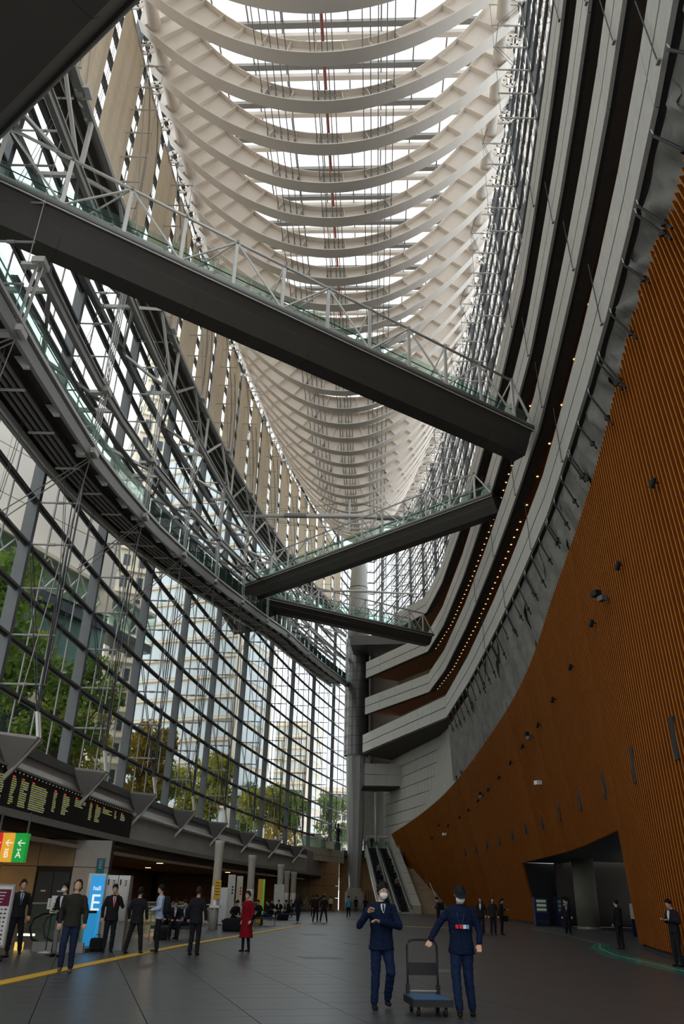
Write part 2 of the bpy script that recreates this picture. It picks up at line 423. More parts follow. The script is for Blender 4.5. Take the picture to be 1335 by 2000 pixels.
for i in range(NR):
    y0 = 25.2 + 3.0*i
    lo, up, w0, w1 = rib_profile(y0)
    root = thing('roof_rib', 'curved white steel roof rib, the %s counted from the camera' % ordinal[i], 'roof rib', LP(y0, 0, lo(0)), 'curved white ribs hanging under the skylight roof')
    n = 40; ws = [w0 + (w1-w0)*k/n for k in range(n+1)]
    t = .035
    mb = MB(); mb.solid_strip(lambda w: [LP(y0-t,w,lo(w)), LP(y0+t,w,lo(w)), LP(y0+t,w,up(w)), LP(y0-t,w,up(w))], ws); web = mb.build('web', M['rib'], root)
    fw = .42 if i < 22 else .26
    mb = MB(); mb.solid_strip(lambda w: [LP(y0-fw,w,lo(w)-.06), LP(y0+fw,w,lo(w)-.06), LP(y0+fw,w,lo(w)+.02), LP(y0-fw,w,lo(w)+.02)], ws); mb.build('lower_flange', M['rib'], root)
    mb = MB(); mb.solid_strip(lambda w: [LP(y0-fw,w,up(w)-.02), LP(y0+fw,w,up(w)-.02), LP(y0+fw,w,up(w)+.05), LP(y0-fw,w,up(w)+.05)], ws); mb.build('upper_flange', M['rib'], root)
    # stiffeners stand square to the lower flange
    w = w0 + .5
    while w < w1 - .3:
        s = (lo(w+.05)-lo(w-.05))/.1; L = math.hypot(1, s); nx, nz = -s/L, 1/L
        # walk along the normal until the upper edge
        d = .1
        while d < 9 and lo(w)+nz*d < up(w+nx*d) - .02: d += .1
        if d > .25:
            mb = MB(); a = LP(y0, w, lo(w)); b = LP(y0, w+nx*(d-.05), lo(w)+nz*(d-.05))
            tx = Vector((nz, 0, -nx))*.02; fy = Vector((0, fw-.01, 0))
            mb.hexa([a-tx-fy, a+tx-fy, a+tx+fy, a-tx+fy, b-tx-fy*.85, b+tx-fy*.85, b+tx+fy*.85, b-tx+fy*.85]); mb.build('stiffener', M['rib'], root)
        w += 1.15 if abs(w) > abs(w0)*.72 else 1.62
    # cable clevises in the middle bays
    if 2 <= i < 30:
        for B in BUNDLE:
            for wv in B:
                if wv < w0+1 or wv > w1-1: continue
                z = lo(wv)+.35; mb = MB()
                mb.box(*LP(y0-.2, wv, z), .06, .34, .22); mb.tube(LP(y0-.42, wv, z-.1), LP(y0-.42, wv, z+.42), .05, n=6)
                mb.build('cable_fork', M['steel'], web)
# longitudinal rods threading the ribs
for B in BUNDLE:
    for wv in B:
        mb = MB(); pts = []
        for i in range(NR-2):
            y0 = 25.2+3.0*i; lo, up, w0, w1 = rib_profile(y0)
            if w0+1 < wv < w1-1: pts.append(LP(y0-.42, wv, lo(wv)+.5))
        mb.path(pts, .034, 5)
        bi = ['leftmost','second','middle','fourth','last'][B.index(wv)]
        side = 'middle' if abs(wv) < 1.2 else ('glass wall side' if wv < 0 else 'balcony side')
        tag(mb.build('tension_rod', M['rod']), 'thin steel rod through the roof ribs, %s of five in the %s bundle' % (bi, side), 'rod', 'tension rods threading the ribs, %s bundle' % side)
# fat edge tubes between the rib ends, in lengths
for sd in (-1, 1):
    rt_ = thing('edge_tube', 'thick white edge tube under the roof along the %s' % ('glass wall' if sd < 0 else 'balcony side glazing'), 'tube', (XL(60) if sd < 0 else XB(60), 60, 55))
    for i in range(NR-1):
        y0 = 25.2+3.0*i; lo, up, w0, w1 = rib_profile(y0); lo2, up2, v0, v1 = rib_profile(y0+3)
        a = LP(y0+.3, (w0+1.2) if sd < 0 else (w1-1.1), lo(w0+1.2 if sd < 0 else w1-1.1)+.9); b = LP(y0+2.7, (v0+1.2) if sd < 0 else (v1-1.1), lo2(v0+1.2 if sd < 0 else v1-1.1)+.9)
        mb = MB(); mb.tube(a, b, .42, n=14); mb.build('tube_length', M['rib'], rt_, True)
        for q in (a, b):
            pass
        # hexagonal bracket frame at each rib end
        c = LP(y0+1.5, w0+.1 if sd < 0 else w1-.1, lo(w0 if sd < 0 else w1)-.1); mb = MB()
        h = [c + Vector((.5*math.cos(k*PI/3)*sd, 0, .62*math.sin(k*PI/3))) for k in range(7)]
        for p, q in zip(h, h[1:]): mb.beam(p, q, .34, .1, (0,1,0))
        mb.build('hexagon_bracket', M['rib'], rt_)
# ------------------------------------------------------------------ BLINDS on the upper glass wall
yb = 14.0; k = 0
def z_upper(y): return 36.6 + .10*(y-42)
while yb < 126:
    y0, y1 = yb, yb + 4.25
    zb, zt = z_upper(y0), ZR(y1) - 4.0
    root = thing('fabric_blind', 'tall beige fabric blind hanging on the upper glass wall, the %s from the camera' % ordinal[k], 'blind', (XL(y0, .5), y0, zb), 'beige blinds on the upper glass wall')
    mb = MB(); n = 6
    for a in range(n):
        ya, yc = y0+(y1-y0)*a/n, y0+(y1-y0)*(a+1)/n
        wv = .06
        ra, rb = wv*(a % 2), wv*((a+1) % 2)
        P = [Vector((XL(ya,.55+ra), ya, zb)), Vector((XL(yc,.55+rb), yc, zb)), Vector((XL(yc,.55+rb), yc, zt)), Vector((XL(ya,.55+ra), ya, zt))]
        e = Vector((.02,0,0)); mb.hexa([P[0],P[1],P[1]+e,P[0]+e,P[3],P[2],P[2]+e,P[3]+e])
    mb.build('cloth', M['blind'], root)
    mb = MB(); mb.tube((XL(y0,.6),y0,zt+.05), (XL(y1,.6),y1,zt+.05), .09, n=8); mb.build('head_tube', M['lightsteel'], root)
    mb = MB(); mb.beam((XL(y0,.6),y0,zb), (XL(y1,.6),y1,zb), .08, .1); mb.build('hem_bar', M['lightsteel'], root)
    yb += 5.2; k += 1

# ------------------------------------------------------------------ RAMPS along the glass wall
def z_low(y): return lerp_tab([(0,18.6),(21,19.0),(33,19.7),(43,21.2),(57,23.8),(69,26.0),(90,29.5),(122,31.9),(140,32.6)], y)
def frange(a, b, s):
    r = []; 
    while a < b - 1e-6: r.append(a); a += s
    return r + [b]
ry = frange(4, 124, 4.0)
ramp = thing('lower_ramp', 'lower ramp walkway with dark piped underside and glass balustrade along the glass wall', 'walkway', (XL(60), 60, z_low(60)))
def PP(y, off, z): return Vector((XL(y, off), y, z))
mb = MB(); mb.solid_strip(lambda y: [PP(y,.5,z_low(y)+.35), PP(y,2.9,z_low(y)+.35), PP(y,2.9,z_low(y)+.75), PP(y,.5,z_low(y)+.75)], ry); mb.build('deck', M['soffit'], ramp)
for nm, off, dz, w, h, m in (('edge_channel', 3.0, .15, .16, .55, 'steel'), ('edge_channel', 3.12, .62, .12, .16, 'lightsteel'), ('wall_channel', .45, .1, .2, .6, 'steel'), ('wall_channel', .75, -.15, .12, .3, 'lightsteel')):
    mb = MB(); mb.solid_strip(lambda y: [PP(y,off-w/2,z_low(y)+dz-h/2), PP(y,off+w/2,z_low(y)+dz-h/2), PP(y,off+w/2,z_low(y)+dz+h/2), PP(y,off-w/2,z_low(y)+dz+h/2)], ry); mb.build(nm, M[m], ramp)
for off in (1.1, 1.4, 1.7, 2.0):
    mb = MB(); mb.path([PP(y, off, z_low(y)+.08) for y in ry], .085, 8); mb.build('pipe', M['steel'], ramp)
for y in frange(8, 122, 3.5):
    mb = MB(); mb.beam(PP(y,1.0,z_low(y)-.06), PP(y,2.15,z_low(y)-.06), .1, .07); mb.build('pipe_hanger', M['lightsteel'], ramp)
    mb = MB(); z = z_low(y+1.7); yy = y+1.7
    mb.hexa([PP(yy-.05,2.3,z+.3),PP(yy-.05,3.0,z+.3),PP(yy+.05,3.0,z+.3),PP(yy+.05,2.3,z+.3),PP(yy-.05,2.75,z-.25),PP(yy-.05,2.98,z-.25),PP(yy+.05,2.98,z-.25),PP(yy+.05,2.75,z-.25)]); mb.build('edge_bracket', M['lightsteel'], ramp)
gy = frange(6, 124, 2.4)
for a, b in zip(gy, gy[1:]):
    mb = MB(); b2 = b-.06
    mb.hexa([PP(a,2.95,z_low(a)+.8),PP(b2,2.95,z_low(b2)+.8),PP(b2,2.93,z_low(b2)+.8),PP(a,2.93,z_low(a)+.8),PP(a,2.95,z_low(a)+1.95),PP(b2,2.95,z_low(b2)+1.95),PP(b2,2.93,z_low(b2)+1.95),PP(a,2.93,z_low(a)+1.95)]); mb.build('glass_balustrade', M['green'], ramp)
mb = MB(); mb.path([PP(y,2.8,z_low(y)+1.85) for y in ry], .03, 6); mb.build('handrail', M['lightsteel'], ramp)
mb = MB(); mb.path([PP(y,.9,z_low(y)+1.85) for y in ry], .03, 6); mb.build('handrail', M['lightsteel'], ramp)
# flat lattice trusses that brace the wall at two levels above
def lattice(name, label, zf, offs, dz, chords, step, extra=(), y0_=4):
    ry = frange(y0_, 124, 4.0)
    root = thing(name, label, 'truss', (XL(60), 60, zf(60)))
    for off, z, w, h, m in chords:
        mb = MB(); mb.solid_strip(lambda y: [PP(y,off-w/2,zf(y)+z-h/2), PP(y,off+w/2,zf(y)+z-h/2), PP(y,off+w/2,zf(y)+z+h/2), PP(y,off-w/2,zf(y)+z+h/2)], ry); mb.build('chord', M[m], root)
    ys = frange(y0_+1, 122, step)
    for i, (a, b) in enumerate(zip(ys, ys[1:])):
        mid = (a+b)/2
        for p, q in extra:
            for (s0, s1) in ((a, mid), (mid, b)) if True else ():
                A, B_ = (p, q) if s0 == a else (q, p)
                mb = MB(); mb.beam(PP(s0, A[0], zf(s0)+A[1]), PP(s1, B_[0], zf(s1)+B_[1]), .15, .17); mb.build('lattice_member', M['lightsteel' if i % 2 else 'steel'], root)
            mb = MB(); mb.beam(PP(a, p[0], zf(a)+p[1]), PP(a, q[0], zf(a)+q[1]), .16, .22); mb.build('cross_member', M['lightsteel'], root)
    return root
z_mid = lambda y: z_low(y) + 4.3
lattice('middle_truss', 'flat grey lattice truss along the glass wall above the lower ramp', z_mid, None, 0,
        ((2.6,0,.22,.30,'steel'),(2.6,.25,.4,.06,'lightsteel'),(.6,0,.24,.3,'darksteel'),(1.5,-.1,.3,.1,'darksteel')), 9.8, (((2.6,0),(.6,0)),), 23.6)
z_up0 = lambda y: z_upper(y) - 4.6
upr = lattice('upper_truss', 'deep grey lattice truss below the beige blinds', z_up0, None, 0,
        ((2.6,0,.24,.3,'steel'),(2.6,.24,.4,.06,'lightsteel'),(2.6,3.6,.24,.3,'steel'),(2.3,3.9,.4,.07,'lightsteel'),(.6,0,.3,.4,'darksteel'),(.6,3.6,.3,.4,'darksteel')), 9.8,
        (((2.6,0),(2.6,3.6)), ((2.6,3.6),(.6,3.6)), ((2.6,0),(.6,0))))
mb = MB(); mb.solid_strip(lambda y: [PP(y,.7,z_up0(y)+3.4), PP(y,2.3,z_up0(y)+3.4), PP(y,2.3,z_up0(y)+3.5), PP(y,.7,z_up0(y)+3.5)], ry); mb.build('dark_deck', M['soffit'], upr)
for off in (1.0, 1.5, 2.0):
    mb = MB(); mb.path([PP(y, off, z_up0(y)+3.2) for y in ry], .07, 6); mb.build('pipe', M['rod'], upr)
# hanger rods bundles between the levels
hk = 0
for y in [22, 31.3, 40.6, 50, 59.6, 69.5, 80, 90.5, 101]:
    root = thing('hanger_rods', 'bundle of slim steel hanger rods with a clamp, the %s along the ramp' % ordinal[hk], 'rods', (XL(y,3.05), y, z_low(y)), 'hanger rods tying the ramps together'); hk += 1
    levels = [(3.05, z_low(y)+.2), (2.75, z_mid(y+1)+.1), (2.75, z_up0(y+1)), (2.75, z_up0(y+1)+3.6), (1.4, ZR(y)-4)]
    for (o1, z1), (o2, z2) in zip(levels[:2] if y > 25 else levels[:1], levels[1:3] if y > 25 else levels[1:2]):
        for d in ((-.12,0),(.12,0),(0,.14),(0,-.14)):
            mb = MB(); mb.tube(PP(y+d[0], o1+d[1], z1), PP(y+1+d[0], o2+d[1], z2) if o1 > 3 else PP(y+1+d[0], o2+d[1], z2), .032, n=5) if o1 > 3 else mb.tube(PP(y+1+d[0], o1+d[1], z1), PP(y+1+d[0], o2+d[1], z2), .032, n=5)
            mb.build('rod', M['rod'], root)
    mb = MB(); mb.tube(PP(y+1,2.75,levels[3][1]), PP(y+1,1.2,levels[4][1]), .03, n=5); mb.build('rod', M['rod'], root)
    for o1, z1, yy in ((3.05, z_low(y)+.2, y), (2.75, z_mid(y+1), y+1), (2.75, z_up0(y+1)+3.6, y+1)):
        mb = MB(); mb.box(XL(yy,o1), yy, z1, .5, .62, .26); mb.box(XL(yy,o1-.4), yy, z1-.08, .6, .3, .16); mb.build('clamp', M['lightsteel'], root)
    mb = MB(); mb.tube(PP(y,3.05,z_low(y)), PP(y-.8, 2.4, 8.0), .022, n=5); mb.tube(PP(y,3.05,z_low(y)), PP(y-2.6, .8, z_low(y)-4.2), .03, n=5); mb.tube(PP(y+.2,3.05,z_low(y)), PP(y-2.1, .8, z_low(y)-4.2), .03, n=5); mb.build('stay_cable', M['rod'], root)

# ------------------------------------------------------------------ PLAZA LEDGE: edge beams, gusset brackets, departure board
ledge = struct_root('trim_1', (XL(60, 1.2), 60, 4.2))
ly = frange(2, 112, 3.6)
def ls(nm, m, prof, ys=ly):
    mb = MB(); mb.solid_strip(prof, ys); return mb.build(nm, M[m], ledge)
ls('edge_beam', 'darksteel', lambda y: [PP(y,.6,6.75), PP(y,1.15,6.8), PP(y,1.15,7.2), PP(y,.6,7.2)])
ls('sloping_panel', 'lightsteel', lambda y: [PP(y,.85,6.72), PP(y,1.25,6.1), PP(y,1.2,6.05), PP(y,.8,6.66)])
ls('lower_beam', 'steel', lambda y: [PP(y,1.0,4.2), PP(y,1.42,4.2), PP(y,1.42,4.5), PP(y,1.0,4.5)])
ls('under_beam', 'black', lambda y: [PP(y,.5,3.98), PP(y,1.25,3.98), PP(y,1.25,4.2), PP(y,.5,4.2)])
ls('second_beam', 'lightsteel', lambda y: [PP(y,.55,3.55), PP(y,.9,3.55), PP(y,.9,3.72), PP(y,.55,3.72)])
for a, b in zip(ly, ly[1:]):
    mb = MB(); c = b-.05
    mb.hexa([PP(a,1.05,4.5),PP(c,1.05,4.5),PP(c,1.12,4.5),PP(a,1.12,4.5),PP(a,1.12,6.05),PP(c,1.12,6.05),PP(c,1.2,6.05),PP(a,1.2,6.05)]); mb.build('fascia_panel', M['fascia'], ledge)
# lower concourse ceiling (deep, dark, with warm slats) and its back wall
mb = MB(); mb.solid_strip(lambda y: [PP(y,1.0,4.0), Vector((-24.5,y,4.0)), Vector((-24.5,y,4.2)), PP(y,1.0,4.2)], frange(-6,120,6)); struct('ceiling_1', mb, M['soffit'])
c1 = bpy.data.objects['ceiling_1']
for y in frange(24, 116, 4.0):
    mb = MB(); mb.beam((-22,y,3.94),(XL(y,-.6),y,3.94), .5, .1); mb.build('ceiling_slat', M['wood'], c1)
wl_ = struct_root('wall_1', (-24.3, 60, 0))
mb = MB(); mb.box(-24.6, 57, 2.1, .4, 126, 4.2); mb.build('core', M['joint'], wl_)
for i in range(42):
    for j in range(4):
        y = 12.5+2.5*i; wm = 'warmstone' if (i//4) % 2 else 'stone'
        mb = MB(); mb.box(-24.37, y, .5+1.0*j, .1, 2.46, .97); mb.build('stone_slab', M[wm], wl_)
wf_ = struct_root('wall_2', (-11, 119.2, 0))
mb = MB(); mb.box(-12.4, 120.1, 3.0, 25.6, .4, 6.0); mb.build('core', M['joint'], wf_)
for i in range(12):
    for j in range(4):
        x = -23.3+2.1*i
        if 8 <= i <= 8: continue
        mb = MB(); mb.box(x, 119.85, .75+1.5*j, 2.06, .1, 1.46); mb.build('wall_slab', M['wood' if i % 3 else 'warmstone'], wf_)
# plaza slab outside, above the concourse ceiling
mb = MB(); mb.solid_strip(lambda y: [PP(y,1.0,4.22), Vector((-150,y,4.22)), Vector((-150,y,7.1)), PP(y,1.0,7.1)], frange(-10,138,8)); struct('floor_1', mb, M['ground'])
mb = MB(); mb.box(-40, 235, 5.6, 300, 194, 3.0); struct('floor_2', mb, M['ground'])

for k, y in enumerate(LY[1:11]):
    root = thing('gusset_bracket', 'angular grey steel bracket at the foot of the glass wall, the %s from the camera' % ordinal[k], 'bracket', (XL(y,.6), y, 7.0), 'angular brackets along the plaza edge')
    q = PP(y,1.5,5.75)
    for s in (-1, 1):
        mb = MB(); a, b, c, d = PP(y,.3,7.15), PP(y+s*1.05,1.1,7.1), PP(y+s*.35,2.5,7.05), q
        th = Vector((0,0,.05)); mb.hexa([q, q+Vector((0,.02*s,0)), b, a, q+th, q+Vector((0,.02*s,0))+th, b+th, a+th]); mb.hexa([q, q+Vector((.02,0,0)), c, b, q+th, q+Vector((.02,0,0))+th, c+th, b+th]); mb.build('side_plate', M['steel'], root)
    mb = MB(); mb.add([PP(y,.3,7.18), PP(y-1.05,1.1,7.15), PP(y-.35,2.5,7.1), PP(y+.35,2.5,7.1), PP(y+1.05,1.1,7.15)] + [PP(y,.3,7.24), PP(y-1.05,1.1,7.21), PP(y-.35,2.5,7.16), PP(y+.35,2.5,7.16), PP(y+1.05,1.1,7.21)],
        [(4,3,2,1,0),(5,6,7,8,9),(0,1,6,5),(1,2,7,6),(2,3,8,7),(3,4,9,8),(4,0,5,9)]); mb.build('top_plate', M['steel'], root)
    mb = MB(); mb.beam(PP(y,2.5,7.1), PP(y,1.5,5.75), .14, .16); mb.beam(PP(y,1.5,5.75), PP(y,.5,4.6), .13, .16); mb.build('arm', M['lightsteel'], root)
    for s in (-.12, .12):
        mb = MB(); mb.tube(PP(y+s,2.45,7.15), PP(y+s,2.2,8.2), .075, n=8); mb.build('cable_socket', M['lightsteel'], root)
        for zt_, o_ in ((15.9, .35), (18.0, 2.0), (20.5, 2.2)):
            mb = MB(); mb.tube(PP(y+s,2.2,8.2), PP(y+s*2, o_, min(zt_, z_low(y)-.5)), .028, n=5); mb.build('stay_cable', M['cable'], root)
# white pipe past the brackets
mb = MB(); mb.path([PP(y,1.3,5.95) for y in frange(52, 106, 4)], .14, 10); tag(mb.build('white_pipe', M['white'], None, True), 'thick white pipe running past the brackets along the plaza edge', 'pipe')
mb = MB(); mb.path([PP(y,1.3,5.85) for y in frange(14, 32, 4)], .14, 10); tag(mb.build('white_pipe', M['white'], None, True), 'short white pipe length next to the nearest bracket, before the departure board', 'pipe')
# text board
board = thing('information_board', 'long black electronic board with columns of yellow-green and white characters', 'board', (XL(42,1.3), 42, 5.2))
by = frange(27, 52, 2.5)
mb = MB(); mb.solid_strip(lambda y: [PP(y,1.22,4.55), PP(y,1.34,4.5), PP(y,1.36,5.95), PP(y,1.22,6.0)], by); panel_ = mb.build('panel', M['black'], board)
mb = MB(); mb.solid_strip(lambda y: [PP(y,1.2,6.0), PP(y,1.5,6.0), PP(y,1.5,6.08), PP(y,1.2,6.08)], by); mb.build('top_rail', M['steel'], board)
M['led_y'] = emis('led_yellow_green', (.42,.45,.10), .45); M['led_w'] = emis('led_white', (.45,.46,.38), .4); M['led_r'] = emis('led_red', (.5,.06,.03), .8)
mb = MB()
for y in frange(27.2, 51.8, .45): mb.ell(PP(y,1.42,5.93), .03,.035,.03,6,4)
mb.build('lamp_dots', M['led_w'], board)['kind'] = 'stuff'
rr = random.Random(3)
colsets = [(28.6,.5,12),(32.1,1,12),(33.9,.45,12),(34.9,.8,12),(36.1,1.9,12),(38.9,.4,10),(40.2,.9,10),(41.9,1.6,4),(44.2,.4,9),(45.2,.8,9),(46.4,1.6,3),(48.5,.4,4),(49.7,.8,4)]
for ci, (y0, wd, rows) in enumerate(colsets):
    for m, nm in (('led_y', 0), ('led_w', 1)):
        mb = MB()
        for r in range(rows):
            if r % 2 != nm: continue
            z = 5.62 - r*.088; y = y0 - r*.0
            n = max(1, int(wd/.11)); L_ = wd if rr.random() > .35 else wd*rr.uniform(.55, 1)
            yy = y
            while yy < y + L_:
                h = rr.choice((.05,.06,.065)); wch = rr.choice((.055,.075,.085))
                x = XL(yy, 1.365)
                mb.box(x, yy+wch/2, z+.03, .012, wch*.22, h); mb.box(x, yy+wch/2, z+.03, .012, wch, h*.22)
                if rr.random() > .4: mb.box(x, yy+wch/2, z+.03+h*.4, .012, wch*.9, h*.18)
                yy += wch + .03
        if mb.v: mb.build('text_column', M[m], panel_)['kind'] = 'stuff'
    mb = MB(); mb.box(XL(y0+.15,1.37), y0+.15, 5.74, .012, .3, .06); mb.build('heading_text', M['led_r'], panel_)
# ------------------------------------------------------------------ BALCONIES
kinkA, endA = (12.1, 103.0), (4.4, 118.3)
def balcony(name, label, z0, kink, end, h=2.45, y_start=1.5, lights=False, near_only=None, depth=6.0):
    xs = [(XB(y), y) for y in frange(y_start, kink[1], 4.1)]
    xs[-1] = kink
    seg = 3.9; L = math.dist(kink, end); n = max(1, round(L/seg))
    xs2 = [(kink[0]+(end[0]-kink[0])*k/n, kink[1]+(end[1]-kink[1])*k/n) for k in range(n+1)]
    root = thing(name, label, 'balcony', (XB(50), 50, z0))
    pts = xs + xs2[1:]
    def nrm(a, b):
        d = Vector((b[0]-a[0], b[1]-a[1], 0)).normalized(); return Vector((d.y, -d.x, 0))   # away from the hall
    # panels in two rows with a dark groove between
    core = MB()
    for a, b in zip(pts, pts[1:]):
        N_ = nrm(a, b); A = Vector((*a, 0)); B_ = Vector((*b, 0)); d = (B_-A).normalized()*.02
        for zz0, zz1 in ((z0, z0+h*.46), (z0+h*.5, z0+h)):
            mb = MB(); P = [A+d, B_-d, B_-d+N_*.14, A+d+N_*.14]; mb.hexa([p+Vector((0,0,zz0)) for p in P]+[p+Vector((0,0,zz1)) for p in P]); mb.build('stone_panel', M['fascia'], root)
        P = [A+N_*.05, B_+N_*.05, B_+N_*.3, A+N_*.3]; core.hexa([p+Vector((0,0,z0+.03)) for p in P]+[p+Vector((0,0,z0+h-.05)) for p in P])
    core.build('core', M['joint'], root)
    # soffit: dark front strip, red-brown wood behind
    off = lambda p, q, s: Vector((*p, 0)) + q*s
    nr = []
    for i in range(len(pts)):
        a = nrm(pts[max(i-1,0)], pts[i]) if i else nrm(pts[0], pts[1]); b = nrm(pts[i], pts[min(i+1,len(pts)-1)]) if i < len(pts)-1 else a
        nr.append(((a+b)/2).normalized())
    def sweep(s0, s1, za, zb, m, nm):
        mb = MB(); idx = range(len(pts))
        mb.rings([[off(pts[i],nr[i],s0)+Vector((0,0,za)), off(pts[i],nr[i],s1)+Vector((0,0,za)), off(pts[i],nr[i],s1)+Vector((0,0,zb)), off(pts[i],nr[i],s0)+Vector((0,0,zb))] for i in idx]); return mb.build(nm, M[m], root)
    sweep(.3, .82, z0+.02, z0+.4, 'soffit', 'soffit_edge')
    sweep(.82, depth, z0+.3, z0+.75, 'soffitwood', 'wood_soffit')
    sweep(depth, depth+.2, z0+.3, z0+6.0, 'warmstone', 'back_wall')
    if lights:
        M.setdefault('downlight', emis('downlight_glow', (1.0,.62,.28), 1.8))
        i = 0; acc = 0
        for i in range(len(pts)-1):
            a, b = off(pts[i],nr[i],1.08), off(pts[i+1],nr[i+1],1.08); L_ = (b-a).length; n = max(1, round(L_/(2.8 if pts[i][1] < 50 else 1.45)))
            for k in range(n):
                p = a.lerp(b, (k+.5)/n); mb = MB(); mb.lathe(p.x, p.y, [(.075,z0+.27),(.075,z0+.31)], 8); mb.build('downlight', M['downlight'], root)
    return root
# names of the four storeys, lowest first
balcony('balcony', 'lowest full-length balcony parapet, the one right above the hanging grey scrim', 20.75, (12.8,92.0), (3.9,117.9), 2.5, lights=False)
balcony('balcony', 'second balcony parapet up, where the nearest footbridge lands', 26.3, (12.15,102.8), (4.2,118.0), 2.45, lights=True)
balcony('balcony', 'third balcony parapet up, where the two far footbridges land', 31.85, (12.1,103.0), (4.3,118.1), 2.45, lights=True)
balcony('balcony', 'topmost balcony parapet, directly below the high glazing', 37.45, (12.1,103.0), (8.3,111.5), 2.4, lights=False)
# short low balcony piece next to the big column, cap slab on the top storey
root = thing('balcony', 'short low balcony beside the big column, tucked under the lowest parapet', 'balcony', (6.5, 119, 16.3))
for z0, z1 in ((16.3,17.8),(17.9,19.4)):
    for k in range(4):
        a, b = Vector((4.3+1.6*k, 119.2-.1*k, 0)), Vector((5.86+1.6*k, 119.1-.1*k, 0)); mb = MB(); mb.beam(a+Vector((0,0,(z0+z1)/2)), b+Vector((0,0,(z0+z1)/2)), .15, z1-z0); mb.build('stone_panel', M['fascia'], root)
mb = MB(); mb.box(8, 121.5, 16.2, 8, 4.6, .25); mb.build('soffit', M['soffit'], root)
mb = MB(); P = [(1.9,117.6),(11.6,117.0),(12.6,107),(14,125),(2.5,124)]
mb.hexa([Vector((1.9,118,37.0)),Vector((11.3,116.5,37.0)),Vector((13,124,37.0)),Vector((2.5,124,37.0)),Vector((1.9,118,38.5)),Vector((11.3,116.5,38.5)),Vector((13,124,38.5)),Vector((2.5,124,38.5))])
tag(mb.build('roof_slab', M['colclad']), 'grey metal cap slab reaching from the topmost balcony to the big column', 'slab')
mb = MB(); mb.hexa([Vector((4,118.4,20.6)),Vector((12.9,92,20.6)),Vector((17,96,20.6)),Vector((9,124,20.6)),Vector((4,118.4,20.72)),Vector((12.9,92,20.72)),Vector((17,96,20.72)),Vector((9,124,20.72))])
tag(mb.build('floor_slab', M['soffit']), 'dark underside slab of the lowest balcony, seen at the kink', 'slab')
# thin stay rods across the parapets
for nm, z, ys_ in (('topmost', 37.4, (21.5,32,42.5,53)), ('third', 31.8, (17.5,28,38.5,49,59.5)), ('second', 26.3, (15.5,25.5,36,46.5,57,67.5)), ('lowest', 20.75, (12.5,22.5,32.5,43,53.5,64))):
    for k, y in enumerate(ys_):
        root = thing('stay_rod', 'thin dark upright rod across the %s balcony parapet, the %s along' % (nm, ordinal[k]), 'rod', (XB(y,-.15),y,z), 'thin rods across the balcony parapets')
        mb = MB(); mb.tube((XB(y,-.12),y,z-.05), (XB(y+.5,-.12),y+.5,z+3.4), .022, n=6); mb.build('rod', M['cable'], root)
        mb = MB(); mb.box(XB(y,-.1), y, z-.03, .1, .16, .07); mb.build('end_fitting', M['steel'], root)
# ------------------------------------------------------------------ WOOD SLAT WALL
BASE = [(9.8,3,0),(9.9,11,0),(9.95,16.5,0),(10.5,26,0),(12.8,38,0),(15.2,55,0),(16.3,88,0),(15.0,106,0),(13,121,0)]
TOP = [(7.2,7,18.4),(9.1,15,19.1),(9.9,19.8,20.0),(11.1,29.3,18.4),(12.3,41,17.4),(13.1,57.2,14.9),(13.6,91.7,13.4),(11.5,108,11.6),(8.4,121,9.9)]
def cr(A, t):
    t = max(0, min(t, len(A)-1.0001)); i = int(t); f = t-i; g = lambda k: Vector(A[min(max(k,0), len(A)-1)])
    a, b, c, d = g(i-1), g(i), g(i+1), g(i+2)
    return .5*((2*b)+(c-a)*f+(2*a-5*b+4*c-d)*f*f+(3*b-a-3*c+d)*f**3)
NT = 1600; TB = [cr(TOP, 8*k/NT) for k in range(NT+1)]; BB = [cr(BASE, 8*k/NT) for k in range(NT+1)]
for v in BB: v.z = 0
def wallpt(k, f): return BB[k].lerp(TB[k], f)
DOOR_Y0, DOOR_Y1, DOOR_Z = 34.2, 66.5, 4.35
def in_door(k): return DOOR_Y0 < BB[k].y < DOOR_Y1
kd = [k for k in range(NT+1) if in_door(k)]; K0, K1 = kd[0], kd[-1]
wall_right = struct_root('wall_right', (12, 50, 0))
# backing sheet, in lengths
def fz(k, z): return z / TB[k].z
step = 40
for a in range(0, NT, step):
    b = a+step
    mb = MB()
    for k in range(a, b, 8):
        k2 = min(k+8, NT); o_ = Vector((.10,0,0))
        f0 = fz(k, DOOR_Z) if in_door(k) and in_door(k2) else 0; f1 = fz(k2, DOOR_Z) if f0 else 0
        mb.quad(wallpt(k,f0)+o_, wallpt(k2,f1)+o_, wallpt(k2,1)+o_, wallpt(k,1)+o_)
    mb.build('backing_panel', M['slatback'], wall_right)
pos = [0]; acc = 0; 
for k in range(1, NT+1):
    acc += (TB[k]-TB[k-1]).length
    if acc > .30: pos.append(k); acc = 0
pos = [k for k in pos if TB[k].y > 7]
slats = pos[:]; rest = MB()
for i, k in enumerate(slats):
    k2 = min(k+1, NT); d = (TB[k2]-TB[k]); d = d.normalized() if d.length else Vector((0,1,0))
    dB = (BB[k2]-BB[k]); dB = dB.normalized() if dB.length else Vector((0,1,0))
    nT = Vector((-d.y, d.x, 0)).normalized()*.17; nB = Vector((-dB.y, dB.x, 0)).normalized()*.17
    w = .037; f0 = fz(k, DOOR_Z) if in_door(k) else 0.012
    A = wallpt(k, f0); T_ = wallpt(k, 1.004)
    P = [A-dB*w, A+dB*w, A+dB*w+nB, A-dB*w+nB, T_-d*w, T_+d*w, T_+d*w+nT, T_-d*w+nT]
    if i < 298:
        mb = MB(); mb.hexa(P); o = mb.build('wood_slat', M['slatshade'], wall_right); o.data.materials.append(M['slatlit']); o.data.polygons[4].material_index = 1
    else: rest.hexa(P)
